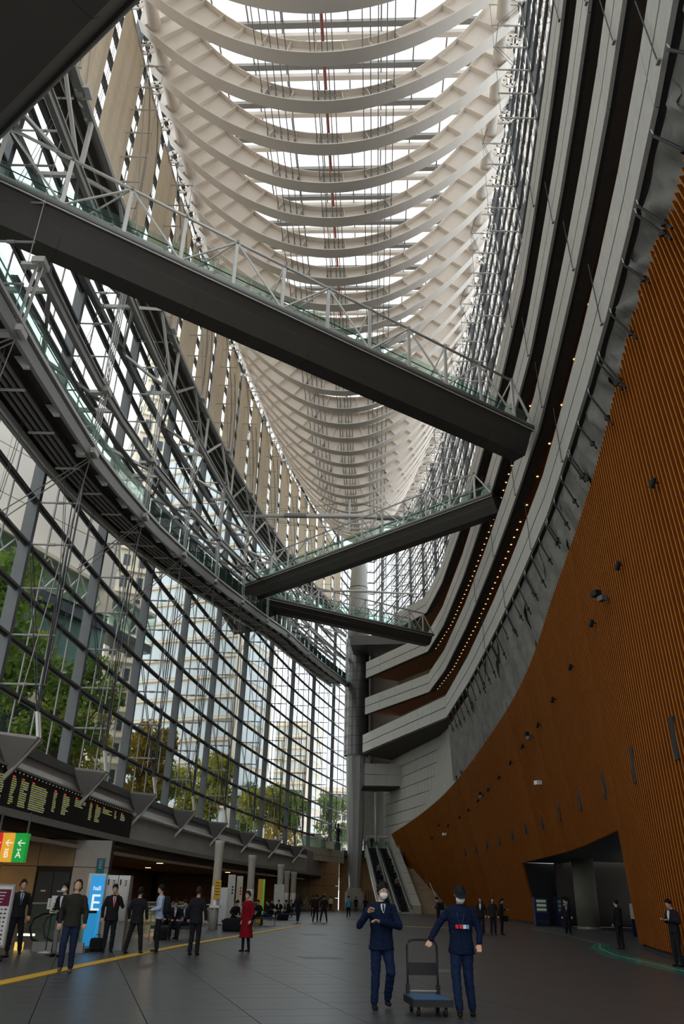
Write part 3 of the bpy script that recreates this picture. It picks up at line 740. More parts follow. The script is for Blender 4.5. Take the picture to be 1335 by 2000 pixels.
if rest.v:
    o = rest.build('wood_slats', M['slatshade'], wall_right); o['kind'] = 'stuff'; o.data.materials.append(M['slatlit'])
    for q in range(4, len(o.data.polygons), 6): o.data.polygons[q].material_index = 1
print('slats', len(slats))
mb = MB(); prev = None
for k in range(0, NT, 20):
    if in_door(k) or in_door(min(k+20, NT)): continue
    a, b = BB[k], BB[min(k+20, NT)]; mb.beam(a+Vector((-.02,0,.06)), b+Vector((-.02,0,.06)), .2, .12)
struct('baseboard_right', mb, M['joint'])
# doorway reveals and the dark room behind
room = struct_root('wall_right_recess', (18, 50, 0)); room.name = 'wall_3'; ORG['wall_3'] = Vector((18,50,0))
a, b = BB[K0], BB[K1]; aT, bT = wallpt(K0, fz(K0, DOOR_Z)), wallpt(K1, fz(K1, DOOR_Z))
for (p, q, nm) in ((a, aT, 'jamb'), (b, bT, 'jamb')):
    mb = MB(); e = Vector((3.2,-.4,0)) if p is a else Vector((2.5,.3,0)); th = Vector((0,.12,0))
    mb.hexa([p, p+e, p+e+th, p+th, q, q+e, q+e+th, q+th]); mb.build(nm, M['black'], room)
mb = MB()
for k in range(K0, K1, 10):
    k2 = min(k+10, K1); p, q = wallpt(k, fz(k, DOOR_Z)), wallpt(k2, fz(k2, DOOR_Z)); e = Vector((3,0,0)); u = Vector((0,0,.15)); mb.hexa([p,p+e,q+e,q,p+u,p+e+u,q+e+u,q+u])
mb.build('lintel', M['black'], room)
mb = MB()
for k in range(K0, K1, 10):
    k2 = min(k+10, K1); p, q = BB[k], BB[k2]; mb.hexa([Vector((p.x+.3,p.y,4.5)),Vector((27.5,p.y,4.5)),Vector((27.5,q.y,4.5)),Vector((q.x+.3,q.y,4.5)),Vector((p.x+.3,p.y,4.7)),Vector((27.5,p.y,4.7)),Vector((27.5,q.y,4.7)),Vector((q.x+.3,q.y,4.7))])
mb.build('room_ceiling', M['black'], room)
mb = MB(); mb.box(27.5, 50, 2.3, .3, 44, 4.6); mb.build('room_wall', M['soffit'], room)
mb = MB(); mb.box(20.2, 33.6, 2.3, 14.6, .3, 4.6); mb.build('room_wall', M['soffit'], room)
mb = MB(); mb.box(22.4, 66.9, 2.3, 10, .3, 4.6); mb.build('room_wall', M['soffit'], room)
# concrete wall over and behind the timber, up to the lowest balcony
cw = struct_root('wall_4', (14, 60, 12))
for a in range(0, NT, step):
    mb = MB()
    for k in range(a, a+step, 10):
        k2 = min(k+10, NT); p, q = TB[k]+Vector((.45,.0,-.6)), TB[k2]+Vector((.45,0,-.6))
        r, s = Vector((XB(q.y,1.3), q.y, 20.9)), Vector((XB(p.y,1.3), p.y, 20.9))
        mb.quad(p, q, r, s)
    mb.build('concrete_panel', M['stone'], cw)
# ------------------------------------------------------------------ SCRIM hanging under the lowest balcony, with scaffold tubes
def ztop_wood(y):
    best = min(TB, key=lambda v: abs(v.y-y)); return best.z
zw_tab = [(y, ztop_wood(y)) for y in range(6, 124, 3)]
sk = 0; sy = frange(7, 78, 6.0)
for a, b in zip(sy, sy[1:]):
    mb = MB(); nu, nv = 22, 12; rr = random.Random(int(a*7)); ph = [rr.uniform(0, 6.28) for _ in range(8)]
    V = []
    for i in range(nu+1):
        for j in range(nv+1):
            y = a-.15 + (b-a+.3)*i/nu; t = j/nv; zt = 20.72; zb = lerp_tab(zw_tab, y) - .35
            z = zt + (zb-zt)*t
            fold = .20*math.sin(2.1*y + ph[0] + 3.2*t) + .13*math.sin(5.3*y + ph[1] + 5.5*t + ph[2]*t) + .06*math.sin(11*y+ph[3])
            x = XB(y, .33) + (XB(y,.95)-XB(y,.33))*t + fold*1.15*(math.sin(PI*t)**.7)
            V.append((x, y + .12*math.sin(3*y+4*t), z))
    mb.add(V, [(i*(nv+1)+j, (i+1)*(nv+1)+j, (i+1)*(nv+1)+j+1, i*(nv+1)+j+1) for i in range(nu) for j in range(nv)])
    o = tag(mb.build('scrim_sheet', M['tarp'], None, True), 'creased grey-black scrim sheet under the lowest balcony, the %s from the camera' % ordinal[sk], 'sheet', 'scrim sheets hung above the timber wall'); sk += 1
# pleated dark end of the scrim
mb = MB(); V = []; nu, nv = 110, 6
for i in range(nu+1):
    for j in range(nv+1):
        y = 76 + 17*i/nu; t = j/nv; z = 20.0 + (13.9-20.0)*t - .8*math.sin(y*2.2)*t*.3
        x = XB(y,.35) + .38*(abs((y*.62) % 1 - .5)*2) + .3*t
        V.append((x, y, z))
mb.add(V, [(i*(nv+1)+j, (i+1)*(nv+1)+j, (i+1)*(nv+1)+j+1, i*(nv+1)+j+1) for i in range(nu) for j in range(nv)])
tag(mb.build('pleated_scrim', M['tarp']), 'dark scrim gathered in vertical pleats at the far end above the timber wall', 'sheet')
tk = -1
yy = 9.5; k = 0; rr = random.Random(5)
while yy < 92:
    for s in ((0, .32) if k % 3 == 0 else (0,)):
        tk += 1
        y = yy + s; L_ = rr.uniform(1.6, 2.4)
        root = thing('scaffold_tube', 'short dark scaffold tube poking out of the grey scrim, the %s from the camera' % ordinal2(tk), 'scaffold tube', (XB(y,.1), y, 20.2), 'scaffold tubes at the grey scrim')
        a = Vector((XB(y,-.05), y, 20.2)); b = Vector((XB(y-L_*.5,.35), y-L_*.55, 20.2-L_)); mb = MB(); mb.tube(a, b, .045, n=7); mb.build('tube', M['black'], root)
        c = a.lerp(b, .78); mb = MB(); mb.box(c.x, c.y, c.z, .13, .15, .13, .4); mb.box(c.x-.04, c.y-.07, c.z-.12, .08, .14, .09, .9); mb.build('clamp', M['black'], root)
        c = a.lerp(b, .06); mb = MB(); mb.tube(c, c+Vector((0,.1,.4)), .016, n=5); mb.build('hook', M['lightsteel'], root)
    yy += 2.35 + .01*k; k += 1
# ------------------------------------------------------------------ fittings on the timber wall: (point on the wall, kind)
FIT = [('spot', 10.2, 21.59, 13.54), ('spot', 10.76, 26.91, 12.92), ('spot', 11.56, 32.99, 12.7), ('spot', 12.37, 39.45, 12.5), ('spot', 12.95, 45.46, 12.2), ('spot', 13.33, 50.85, 11.81), ('spot', 13.58, 56.69, 11.47), ('spot', 13.78, 61.99, 11.15), ('spot', 13.97, 67.62, 10.82), ('spot', 14.14, 73.69, 10.58), ('spot', 14.28, 80.14, 10.34), ('spot', 14.35, 86.39, 10.09), ('spot', 14.26, 92.21, 9.84), ('spot', 13.8, 98.53, 9.49), ('spot', 13.16, 102.15, 9.79), ('spot', 12.71, 105.85, 8.61), ('rig', 11.11, 29.8, 12.77), ('rig', 13.47, 53.64, 11.62), ('rig', 14.22, 77.15, 10.49), ('cam', 13.89, 54.11, 8.68), ('cam', 13.67, 100.56, 8.67), ('slot', 10.36, 23.9, 6.05), ('slot', 11.03, 29.36, 6.09), ('slot', 12.27, 36.62, 6.36), ('slot', 13.25, 43.86, 6.57), ('slot', 13.95, 50.67, 6.65), ('slot', 14.28, 56.5, 6.69), ('slot', 14.51, 62.61, 6.75), ('slot', 14.7, 68.33, 6.71), ('slot', 14.88, 74.74, 6.6), ('slot', 14.97, 81.42, 6.69), ('slot', 14.98, 87.93, 6.69), ('slot', 14.79, 94.0, 6.61)]
_cnt = {}
for knd, x, y, z in FIT:
    _cnt[knd] = _cnt.get(knd, -1) + 1; od = ordinal[_cnt[knd]]
    if knd == 'spot':
        root = thing('spotlight', 'small black spotlight on the timber slat wall, the %s from the near end' % od, 'spotlight', (x,y,z), 'black spotlights on the timber wall')
        mb = MB(); mb.tube((x-.1,y,z), (x-.36,y-.06,z), .03, n=6); mb.build('arm', M['black'], root)
        mb = MB(); mb.tube((x-.36,y-.16,z+.1), (x-.4,y+.06,z-.14), .08, .105, 10); mb.build('lamp_head', M['black'], root)
    elif knd == 'rig':
        root = thing('projector', 'larger black twin-headed lamp on the timber wall, the %s from the near end' % od, 'lamp', (x,y,z), 'larger black lamps on the timber wall')
        mb = MB(); mb.beam((x-.1,y,z),(x-.7,y+.2,z+.1), .1,.1); mb.build('arm', M['black'], root)
        mb = MB(); mb.box(x-.6,y+.15,z+.17,.28,.38,.22,.3); mb.build('lamp_head', M['black'], root)
        mb = MB(); mb.box(x-.5,y-.2,z-.16,.24,.34,.2,.3); mb.build('lamp_head', M['darksteel'], root)
    elif knd == 'cam':
        root = thing('security_camera', 'small white box camera on the timber wall %s' % ('above the dark doorway' if y < 60 else 'near the far stairs'), 'camera', (x,y,z))
        mb = MB(); mb.box(x-.42,y,z,.36,.4,.26,.3); mb.build('housing', M['white'], root)
        mb = MB(); mb.tube((x-.1,y,z+.1),(x-.4,y,z+.1),.05,n=6); mb.build('arm', M['white'], root)
    else:
        mb = MB(); mb.box(x-.13, y, z, .16, .30, 1.25); tag(mb.build('slot_recess', M['joint']), 'narrow dark upright slot in the timber wall, the %s from the near end' % od, 'slot', 'upright slots in a row on the timber wall')
# teal reflection of doorway light, put in as a coloured floor strip
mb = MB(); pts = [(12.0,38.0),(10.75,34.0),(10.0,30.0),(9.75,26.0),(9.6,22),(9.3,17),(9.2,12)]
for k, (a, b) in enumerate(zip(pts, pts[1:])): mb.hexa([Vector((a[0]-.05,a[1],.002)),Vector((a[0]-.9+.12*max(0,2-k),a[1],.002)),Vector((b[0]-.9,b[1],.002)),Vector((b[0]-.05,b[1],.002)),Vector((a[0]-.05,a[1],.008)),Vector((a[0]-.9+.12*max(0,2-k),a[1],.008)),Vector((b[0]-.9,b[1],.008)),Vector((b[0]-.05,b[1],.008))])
tag(mb.build('teal_reflection_strip', M['teal']), 'teal light reflection painted as a strip along the foot of the timber wall', 'painted reflection')
mb = MB()
for a, b in zip([(13.4,56.5),(12.9,46),(12.0,38.0)]+pts[1:], [(12.9,46),(12.0,38.0)]+pts[1:]): mb.beam((a[0]-.45,a[1],.012),(b[0]-.45,b[1],.012), .08,.008)
tag(mb.build('brass_edge_strip', M['brass']), 'pale brass line in the floor along the timber wall and the dark doorway', 'floor line')
# ------------------------------------------------------------------ FOOTBRIDGES
def footbridge(label, A, B, z, h, n, bays_from=.0, end_brace=True, depth=1.5, width=2.6, flip=1, left_extra=0):
    """A, B: the edge nearer to the camera of the deck, (x, y)"""
    a = Vector((*A, z)); b = Vector((*B, z)); L = (b-a).length; d = (b-a).normalized()
    nn = Vector((-d.y, d.x, 0)); 
    if nn.y < 0: nn = -nn
    nn *= flip
    root = thing('footbridge', label, 'bridge', tuple((a+b)/2))
    def P(s, k, zz): return a + d*s + nn*k + Vector((0,0,zz))
    S = [0, L]
    # deck and hollow, keel-shaped girder underneath
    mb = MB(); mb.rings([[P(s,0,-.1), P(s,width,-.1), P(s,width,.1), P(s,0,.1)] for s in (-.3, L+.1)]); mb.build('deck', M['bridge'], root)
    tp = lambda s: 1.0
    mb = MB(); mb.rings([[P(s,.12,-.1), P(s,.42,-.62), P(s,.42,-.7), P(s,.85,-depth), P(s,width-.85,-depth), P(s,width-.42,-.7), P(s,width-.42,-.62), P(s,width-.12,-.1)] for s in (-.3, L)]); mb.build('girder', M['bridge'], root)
    mb = MB(); 
    for s in frange(3, L-1, 6.2): mb.rings([[P(s+q,.40,-.64), P(s+q,.84,-depth-.012), P(s+q,width-.84,-depth-.012), P(s+q,width-.40,-.64)] for q in (0,.03)])
    mb.build('girder_joint', M['joint'], root)
    for k in (0, width):
        mb = MB(); mb.tube(P(-.3,k,.06), P(L+.1,k,.06), .13, n=10); mb.build('edge_tube', M['steel'], root, True)
        mb = MB(); mb.tube(P(-.3,k+(-.05 if k == 0 else .05),-.2), P(L+.1,k+(-.05 if k == 0 else .05),-.2), .035, n=6); mb.build('edge_trim', M['lightsteel'], root)
    ss = [L*bays_from + (L*(1-bays_from)-1.6)*k/(n-1) for k in range(n)]
    for k in (0, width):
        lean = .0
        mb = MB(); mb.tube(P(ss[0],k,h), P(ss[-1],k,h), .075, n=8); mb.build('top_chord', M['lightsteel'], root, True)
        mb = MB(); mb.tube(P(ss[0],k+.1,h+.14), P(ss[-1],k+.1,h+.14), .022, n=5); mb.build('cable', M['cable'], root)
        for i, s in enumerate(ss):
            mb = MB(); mb.beam(P(s,k,.05), P(s,k,h), .17, .1, nn); po_ = mb.build('post', M['lightsteel'], root)
            mb = MB(); mb.box(*P(s,k,h), .2, .2, .18); mb.build('node', M['steel'], po_)
        for i in range(len(ss)-1):
            p, q = (P(ss[i],k,.1), P(ss[i+1],k,h)) if i % 2 else (P(ss[i],k,h), P(ss[i+1],k,.1))
            mb = MB(); mb.tube(p, q, .055, n=7); mb.build('diagonal', M['lightsteel'], root)
        if end_brace:
            mb = MB(); mb.beam(P(ss[-1],k,h), P(L,k,.1), .12, .1); mb.build('end_brace', M['lightsteel'], root)
    for i in range(len(ss)-1):          # cross bracing between the two sides
        mb = MB(); mb.tube(P(ss[i+1],0,h), P(ss[i],width,.15) if i % 2 else P(ss[i+1],width,.15), .045, n=6); mb.build('cross_tube', M['lightsteel'], root)
    gl = frange(.1, L-.2, 1.95)
    for k in (.32, width-.32):
        for s0, s1 in zip(gl, gl[1:]):
            mb = MB(); e = nn*.012; u = [P(s0,k,.2), P(s1-.05,k,.2), P(s1-.05,k,1.3), P(s0,k,1.3)]
            mb.hexa([u[0],u[1],u[1]+e,u[0]+e,u[3],u[2],u[2]+e,u[3]+e]); mb.build('glass_panel', M['green'], root)
        mb = MB(); mb.tube(P(0,k,.95), P(L,k,.95), .028, n=6); mb.build('handrail', M['cable'], root)
    return root
footbridge('nearest footbridge in full view, long dark keel with a glazed truss rail', (-14.2,21.9), (11.35,39.35), 27.0, 2.8, 12)
footbridge('middle footbridge, between the nearest one and the slim farthest one', (-10.9,79.2), (12.2,56.3), 31.5, 2.5, 13, depth=1.35)
footbridge('farthest, slimmest footbridge, crossing in front of the big column', (-9.9,81.2), (11.9,94.5), 31.5, 2.5, 12, depth=1.1)
footbridge('dark footbridge right overhead, only its underside seen', (-19.2,15.6), (4.6,-3.8), 27.0, 2.8, 8, depth=1.5, flip=1, width=7.2)
mb = MB(); mb.hexa([Vector((-12.6,77.5,28.2)),Vector((-9.4,79.5,28.2)),Vector((-8.6,84,28.2)),Vector((-12.0,86,28.2)),Vector((-12.6,77.5,31.4)),Vector((-9.0,79.0,31.4)),Vector((-8.0,84,31.4)),Vector((-12.0,86,31.4))])
tag(mb.build('landing_bracket', M['bridge']), 'dark landing block where the two far footbridges meet the ramp', 'landing')
# long strut across the hall with king posts and stays
root = thing('cross_strut', 'long grey tubular strut with king post and stays above the middle footbridge', 'strut', (.7,75,38.3))
mb = MB(); mb.path([(-11.9,75,38.0),(-6,75,38.15),(.7,75,38.3),(7,75,38.2),(12.4,75,38.0)], [.14,.22,.27,.22,.14], 12); mb.build('tube', M['lightsteel'], root, True)
mb = MB(); mb.tube((.8,75,36.6),(.8,75,40.0),.11,n=8); mb.build('king_post', M['white'], root)
for z in (40.0, 36.6):
    for x in (-12.0, 12.4):
        for dy in (-.4, .4):
            mb = MB(); mb.tube((.8,75,z),(x,75+dy,38.0),.025,n=5); mb.build('stay', M['rod'], root)
for x, y in ((-5,75),(5,75)):
    mb = MB(); mb.tube((x-1.2,y,38.2),(x+1.2,y,38.25),.29,n=12); mb.build('sleeve', M['steel'], root)
root = thing('cross_strut', 'second grey tubular strut, farther off behind the big column head', 'strut', (3,108,42))
mb = MB(); mb.path([(-5.5,108,42),(3,108,42.2),(11.5,108,42)], [.12,.2,.12], 10); mb.build('tube', M['lightsteel'], root, True)

# ------------------------------------------------------------------ BIG COLUMN
cxx, cyy = 3.2, 125.0
root = thing('giant_column', 'giant tapering grey column rising from the floor to the roof ribs', 'column', (cxx,cyy,0))
mb = MB(); mb.lathe(cxx,cyy,[(1.35,0),(1.35,2.3),(1.05,2.5),(1.05,2.9)],28); mb.build('pedestal', M['concrete'], root, True)
# lower part with broad flat faces
def cruc(z, r): return [Vector((cxx+r*math.cos(t)*k, cyy+r*math.sin(t)*k, z)) for t, k in ((-1.25,1.0),(-.75,.98),(-.2,.9),(.5,.95),(1.2,1),(2.0,1),(2.8,.95),(3.4,.9),(3.9,.98),(4.4,1.0),(4.72,.93))]
mb = MB(); mb.rings([cruc(z, r) for z, r in ((2.9,.95),(8,1.28),(14,1.55),(21.3,1.78))]); mb.build('lower_shaft', M['colpaint'], root)
for k, t in enumerate((-2.0, -1.0)):
    mb = MB(); mb.beam((cxx+.95*math.cos(t),cyy+.95*math.sin(t),4.2),(cxx+1.8*math.cos(t),cyy+1.8*math.sin(t),21.2),.25,.12,(math.cos(t),math.sin(t),0)); mb.build('shaft_fin', M['colpaint'], root)
mb = MB(); mb.lathe(cxx,cyy,[(1.86,21.35),(1.86,39.9)],32); mb.build('core', M['joint'], root)
nb = 13
for k in range(nb):
    z0 = 21.3 + 18.7*k/nb; z1 = 21.3 + 18.7*(k+.965)/nb; q = 3
    for a in range(q):
        mb = MB(); R = []
        for r in (1.93, 1.98):
            pass
        n = 9; A0 = 2*PI*(a+.005)/q+.4; A1 = 2*PI*(a+.995)/q+.4
        V = [(cxx+rr_*math.cos(A0+(A1-A0)*i/n), cyy+rr_*math.sin(A0+(A1-A0)*i/n), z) for z in (z0,z1) for rr_ in (1.95,) for i in range(n+1)]
        mb.add(V, [(i,i+1,n+1+i+1,n+1+i) for i in range(n)]); mb.build('cladding_panel', M['colclad'], root, True)
mb = MB(); mb.lathe(cxx,cyy,[(1.78,40),(1.72,44),(1.5,50),(1.15,55),(.75,58.5),(.6,60.2)],32); mb.build('upper_shaft', M['colpaint'], root, True)
for z in (44,49,54):
    mb = MB(); r = {44:1.74,49:1.57,54:1.25}[z]; mb.lathe(cxx,cyy,[(r,z),(r+.02,z+.05),(r,z+.1)],32); mb.build('joint_ring', M['joint'], root)
mb = MB(); mb.box(cxx,cyy-.1,60.3,3.6,3.6,.5); mb.build('head_plate', M['rib'], root)

# ------------------------------------------------------------------ FAR MEZZANINE, ESCALATORS, STAIRS
mz = thing('mezzanine', 'stone-faced mezzanine floor with green glass rail left of the big column', 'mezzanine', (-1,112,6))
ML0, ML1 = Vector((-4.6,112,0)), Vector((1.5,124.2,0)); U = Vector((0,0,1))
for k in range(6):
    p, q = ML0.lerp(ML1,(k+.01)/6), ML0.lerp(ML1,(k+.99)/6)
    for z0, z1 in ((6.05,6.75),(6.8,7.7)):
        mb = MB(); mb.beam(p+U*(z0+z1)/2, q+U*(z0+z1)/2, .2, z1-z0); mb.build('stone_panel', M['cream'], mz)
    mb = MB(); mb.beam(p+U*8.25, q+U*8.25, .03, 1.05); mb.build('glass_panel', M['green'], mz)
mb = MB(); mb.tube(ML0+U*8.82, ML1+U*8.82, .035, n=6); mb.build('handrail', M['lightsteel'], mz)
mb = MB(); P = [Vector((-4.5,112.2,0)),Vector((1.5,124.4,0)),Vector((1.5,131,0)),Vector((-6.5,131,0))]; mb.hexa([p+U*6.2 for p in P]+[p+U*7.6 for p in P]); mb.build('slab', M['soffit'], mz)
mb = MB(); P = [Vector((1.5,127.2,0)),Vector((9.3,123.2,0)),Vector((9.3,127.4,0)),Vector((1.5,131,0))]; mb.hexa([p+U*7.1 for p in P]+[p+U*7.95 for p in P]); mb.build('slab', M['soffit'], mz)
mb = MB(); P = [Vector((-4.4,112.6,0)),Vector((.8,123,0)),Vector((-2,123,0)),Vector((-6,114,0))]; mb.hexa([p+U*6.08 for p in P]+[p+U*6.18 for p in P]); mb.build('wood_ceiling', M['wood'], mz)
bx_ = thing('booth', 'taller cream booth with a flat top on the mezzanine', 'booth', (-3.0,119,7.7))
mb = MB(); mb.box(-3.0,119,8.65,2.5,1.6,1.9); mb.build('body', M['cream'], bx_)
mb = MB(); mb.box(-3.0,118.15,9.0,1.7,.05,.12); mb.build('sign_lettering', M['darksteel'], bx_)
bx_ = thing('booth', 'lower cream booth with dark objects on its counter on the mezzanine', 'booth', (-.9,119.6,7.7))
mb = MB(); mb.box(-.9,119.6,8.4,1.7,1.2,1.4); mb.build('body', M['cream'], bx_)
for k in range(3): mb = MB(); mb.box(-1.4+.5*k,118.95,8.9,.25,.1,.4); mb.build('counter_display', M['darksteel'], bx_)
st = thing('statue', 'dark bronze standing figure statue on a block on the mezzanine', 'statue', (.62,123.6,7.6))
mb = MB(); mb.box(.62,123.6,8.1,.9,.9,1.0); mb.build('plinth', M['joint'], st)
mb = MB(); mb.lathe(.62,123.6,[(.34,8.6),(.26,9.2),(.2,9.7),(.3,10.2),(.34,10.6),(.14,10.85),(.1,10.95),(.17,11.1),(.17,11.3),(.05,11.45)],14); mb.limb([(.37,123.6,10.6),(.17,123.5,11.0),(.32,123.4,11.7)],[.1,.09,.06]); mb.limb([(.87,123.6,10.6),(1.07,123.5,10.1),(.87,123.4,9.7)],[.1,.08,.06]); mb.build('figure', M['black'], st, True)

def escalator(label, A, B, zt, w=1.15, gap=False):
    """A bottom centre (x,y), B top centre"""
    a = Vector((*A, 0)); b = Vector((*B, zt)); root = thing('escalator', label, 'escalator', (A[0],A[1],0))
    h = Vector((b.x-a.x, b.y-a.y, 0)); d = h.normalized(); s = Vector((-d.y, d.x, 0)); L = h.length
    a1 = a - d*1.2; b1 = b + d*1.2
    mb = MB(); hw = w/2+.28
    mb.rings([[p+s*hw+Vector((0,0,lo)), p-s*hw+Vector((0,0,lo)), p-s*hw+Vector((0,0,hi)), p+s*hw+Vector((0,0,hi))] for p, lo, hi in ((a1,-.0,.02),(a+d*1.5,0.0,.25),(b-d*.0,-1.2,-.1),(b1,-1.2,-.05))]); mb.build('truss_casing', M['lightsteel'], root)
    n = 36
    for k in range(n):
        t = (k+.5)/n; p = a.lerp(b, t); mb = MB(); mb.box(p.x,p.y,p.z+.02,w,.34,.2,math.atan2(d.y,d.x)-PI/2); mb.build('step', M['black'], root)
    for q in (-1, 1):
        o_ = s*(q*(w/2+.12)); up = Vector((0,0,.9))
        mb = MB(); mb.add([a+o_, a1+o_, a1+o_+up*.6, a+o_+up, b+o_+up, b1+o_+up, b1+o_, b+o_],[(0,1,2,3,4,5,6,7)]); mb.build('glass_side', M['green'], root)
        mb = MB(); e = s*.09; c = [a1+o_+up*.55-d*.1, a1+o_+up*.95, a+o_+up*1.05, b+o_+up*1.05, b1+o_+up*1.02, b1+o_+up*.5]; mb.path(c, .05, 6); mb.build('handrail', M['black'], root)
        o2 = s*(q*(w/2+.2)); z = Vector((0,0,.32)); mb = MB(); mb.beam(a+o2+z, b+o2+z, .2, .08); mb.beam(a1+o2+z*.6, a+o2+z, .2, .08); mb.build('side_skirt', M['lightsteel'], root)
    return root
escalator('left one of the pair of escalators beside the big column', (6.9,108.5), (5.5,122.5), 8.1)
escalator('right one of the pair of escalators, against the sloping stone wall', (9.0,108.5), (7.05,122.5), 8.1)
# little gates at the escalator tops
for k, (x, lb) in enumerate(((5.5,'over the left escalator'),(7.2,'over the right escalator'))):
    root = thing('glass_gate', 'small pale glass gate with a steel frame %s' % lb, 'gate', (x,123.5,8.1))
    for q in (-.65,.65): mb = MB(); mb.beam((x+q,123.5,8.1),(x+q,123.5,9.8),.08,.08); mb.build('post', M['white'], root)
    mb = MB(); mb.beam((x-.65,123.5,9.8),(x+.65,123.5,9.8),.08,.08); mb.build('top_bar', M['white'], root)
    mb = MB(); mb.box(x,123.5,8.9,1.2,.02,1.3); mb.build('pane', M['green'], root)
# sloping stone wall
root = thing('sloping_wall', 'pale stone-clad wall sloping up between the escalators and the stairs', 'wall', (10,109,0))
L0, L1 = Vector((9.95,107.3,0)), Vector((8.2,124.0,0)); w0_, w1_ = 1.05, .75
for k in range(7):
    t0, t1 = k/7+.004, (k+1)/7-.006
    p, q = L0.lerp(L1,t0), L0.lerp(L1,t1); z0, z1 = .9+9.0*t0, .9+9.0*t1; wa, wb = w0_+(w1_-w0_)*t0, w0_+(w1_-w0_)*t1
    X = Vector((1,0,0)); U = Vector((0,0,1))
    mb = MB(); mb.hexa([p, p+X*wa, q+X*wb, q, p+U*z0, p+X*wa+U*z0, q+X*wb+U*z1, q+U*z1]); mb.build('stone_block', M['stone'], root)
# stairs
root = thing('staircase', 'wide dim staircase with landings climbing beside the timber wall', 'stairs', (12.3,108,0))
NS = 50; yy_ = 107.6; zz_ = 0.0; steps = []
for k in range(NS):
    if k in (16, 32): yy_ += 1.3
    steps.append((yy_, zz_ + .168)); zz_ += .168; yy_ += .29
for k, (y, z) in enumerate(steps):
    t = k/NS; xa = 11.05-1.8*t; xb = 15.0-2.6*t; d = .32 if k+1 not in (16, 32) else 1.62
    mb = MB(); mb.box((xa+xb)/2, y+d/2, z-.15, xb-xa, d, .3); mb.build('step', M['warmstone'], root)
for (t0, t1) in ((0,.30),(.34,.63),(.67,1)):
    i0, i1 = int(t0*NS), min(NS-1, int(t1*NS)); f = lambda i: Vector((13.3-2.3*i/NS, steps[i][0], steps[i][1]+.9))
    mb = MB(); mb.tube(f(i0), f(i1), .05, n=6); mb.build('handrail', M['lightsteel'], root)
    for i in range(i0, i1, 4): mb = MB(); p = f(i); mb.tube(p, p-Vector((0,0,.9)), .02, n=4); mb.build('rail_post', M['steel'], root)
for (t0, t1) in ((0,.32),(.32,.64),(.64,1)):
    i0, i1 = int(t0*NS), min(NS-1, int(t1*NS)); f = lambda i: Vector((15.05-2.6*i/NS, steps[i][0], steps[i][1]+.75))
    mb = MB(); p, q = f(i0), f(i1); D_ = Vector((0,0,1.2)); X = Vector((.2,0,0)); mb.hexa([p-D_,p-D_+X,q-D_+X,q-D_,p,p+X,q+X,q]); mb.build('stringer', M['stone'], root)
# tiled grey end wall under the lowest balcony
we = struct_root('wall_5', (10,112,10))
a0, a1 = Vector((15.2,95,0)), Vector((7.6,127.5,0)); L = (a1-a0).length; nc = 26
dd = (a1-a0).normalized(); nn_ = Vector((-dd.y, dd.x, 0))
def zfloor(y): return ztop_wood(y)-1.2 if y < 119.5 else 2.0
mb = MB()
for i in range(nc):
    p, q = a0+dd*(L*i/nc)-nn_*.2, a0+dd*(L*(i+1)/nc)-nn_*.2; z_ = zfloor(q.y); U = Vector((0,0,1)); mb.quad(p+U*z_, q+U*z_, q+U*20.7, p+U*20.7)
mb.build('core', M['joint'], we)
w7 = struct_root('wall_7', (8.5,124.5,28))
mb = MB(); mb.box(9.3,124.6,29,7.6,.3,18); mb.build('core', M['soffit'], w7); mb = MB(); mb.box(5.4,122.6,29,.3,4.0,18); mb.build('core', M['soffit'], w7)
cnt = 0
for i in range(nc):
    for j in range(13):
        if j > 11: continue
        z0 = 2.0 + 1.55*j; p, q = a0+dd*(L*(i+.02)/nc), a0+dd*(L*(i+.98)/nc)
        if z0 < zfloor((p.y+q.y)/2)-.6: continue
        mb = MB(); k = (p+q)/2 + Vector((0,0,z0+.76)); mb.beam(p+Vector((0,0,z0+.76)), q+Vector((0,0,z0+.76)), .12, 1.5 if j % 2 else 1.44); mb.build('stone_tile', M['stone'], we)
# pale wall to the left of the tiles, beside the column
mb = MB(); mb.box(6.9,127.8,23,4.8,.3,32); mb.build('core', M['stone'], we)
mb = MB(); mb.path([(6.2,124.6,z) for z in (8,12,16)], .18, 10); tag(mb.build('drain_pipe', M['lightsteel'], None, True), 'slim pale upright pipe beside the big column at the far wall', 'pipe')
wb = struct_root('wall_6', (8, 124, 3))
mb = MB(); mb.box(9.0, 128.6, 3.4, 16, .3, 7.4); mb.build('core', M['wood'], wb)
for k in range(8): mb = MB(); mb.box(5.0+.35*k, 127.9, 1.3, .09, .12, 2.6); mb.build('dark_bar', M['joint'], wb)

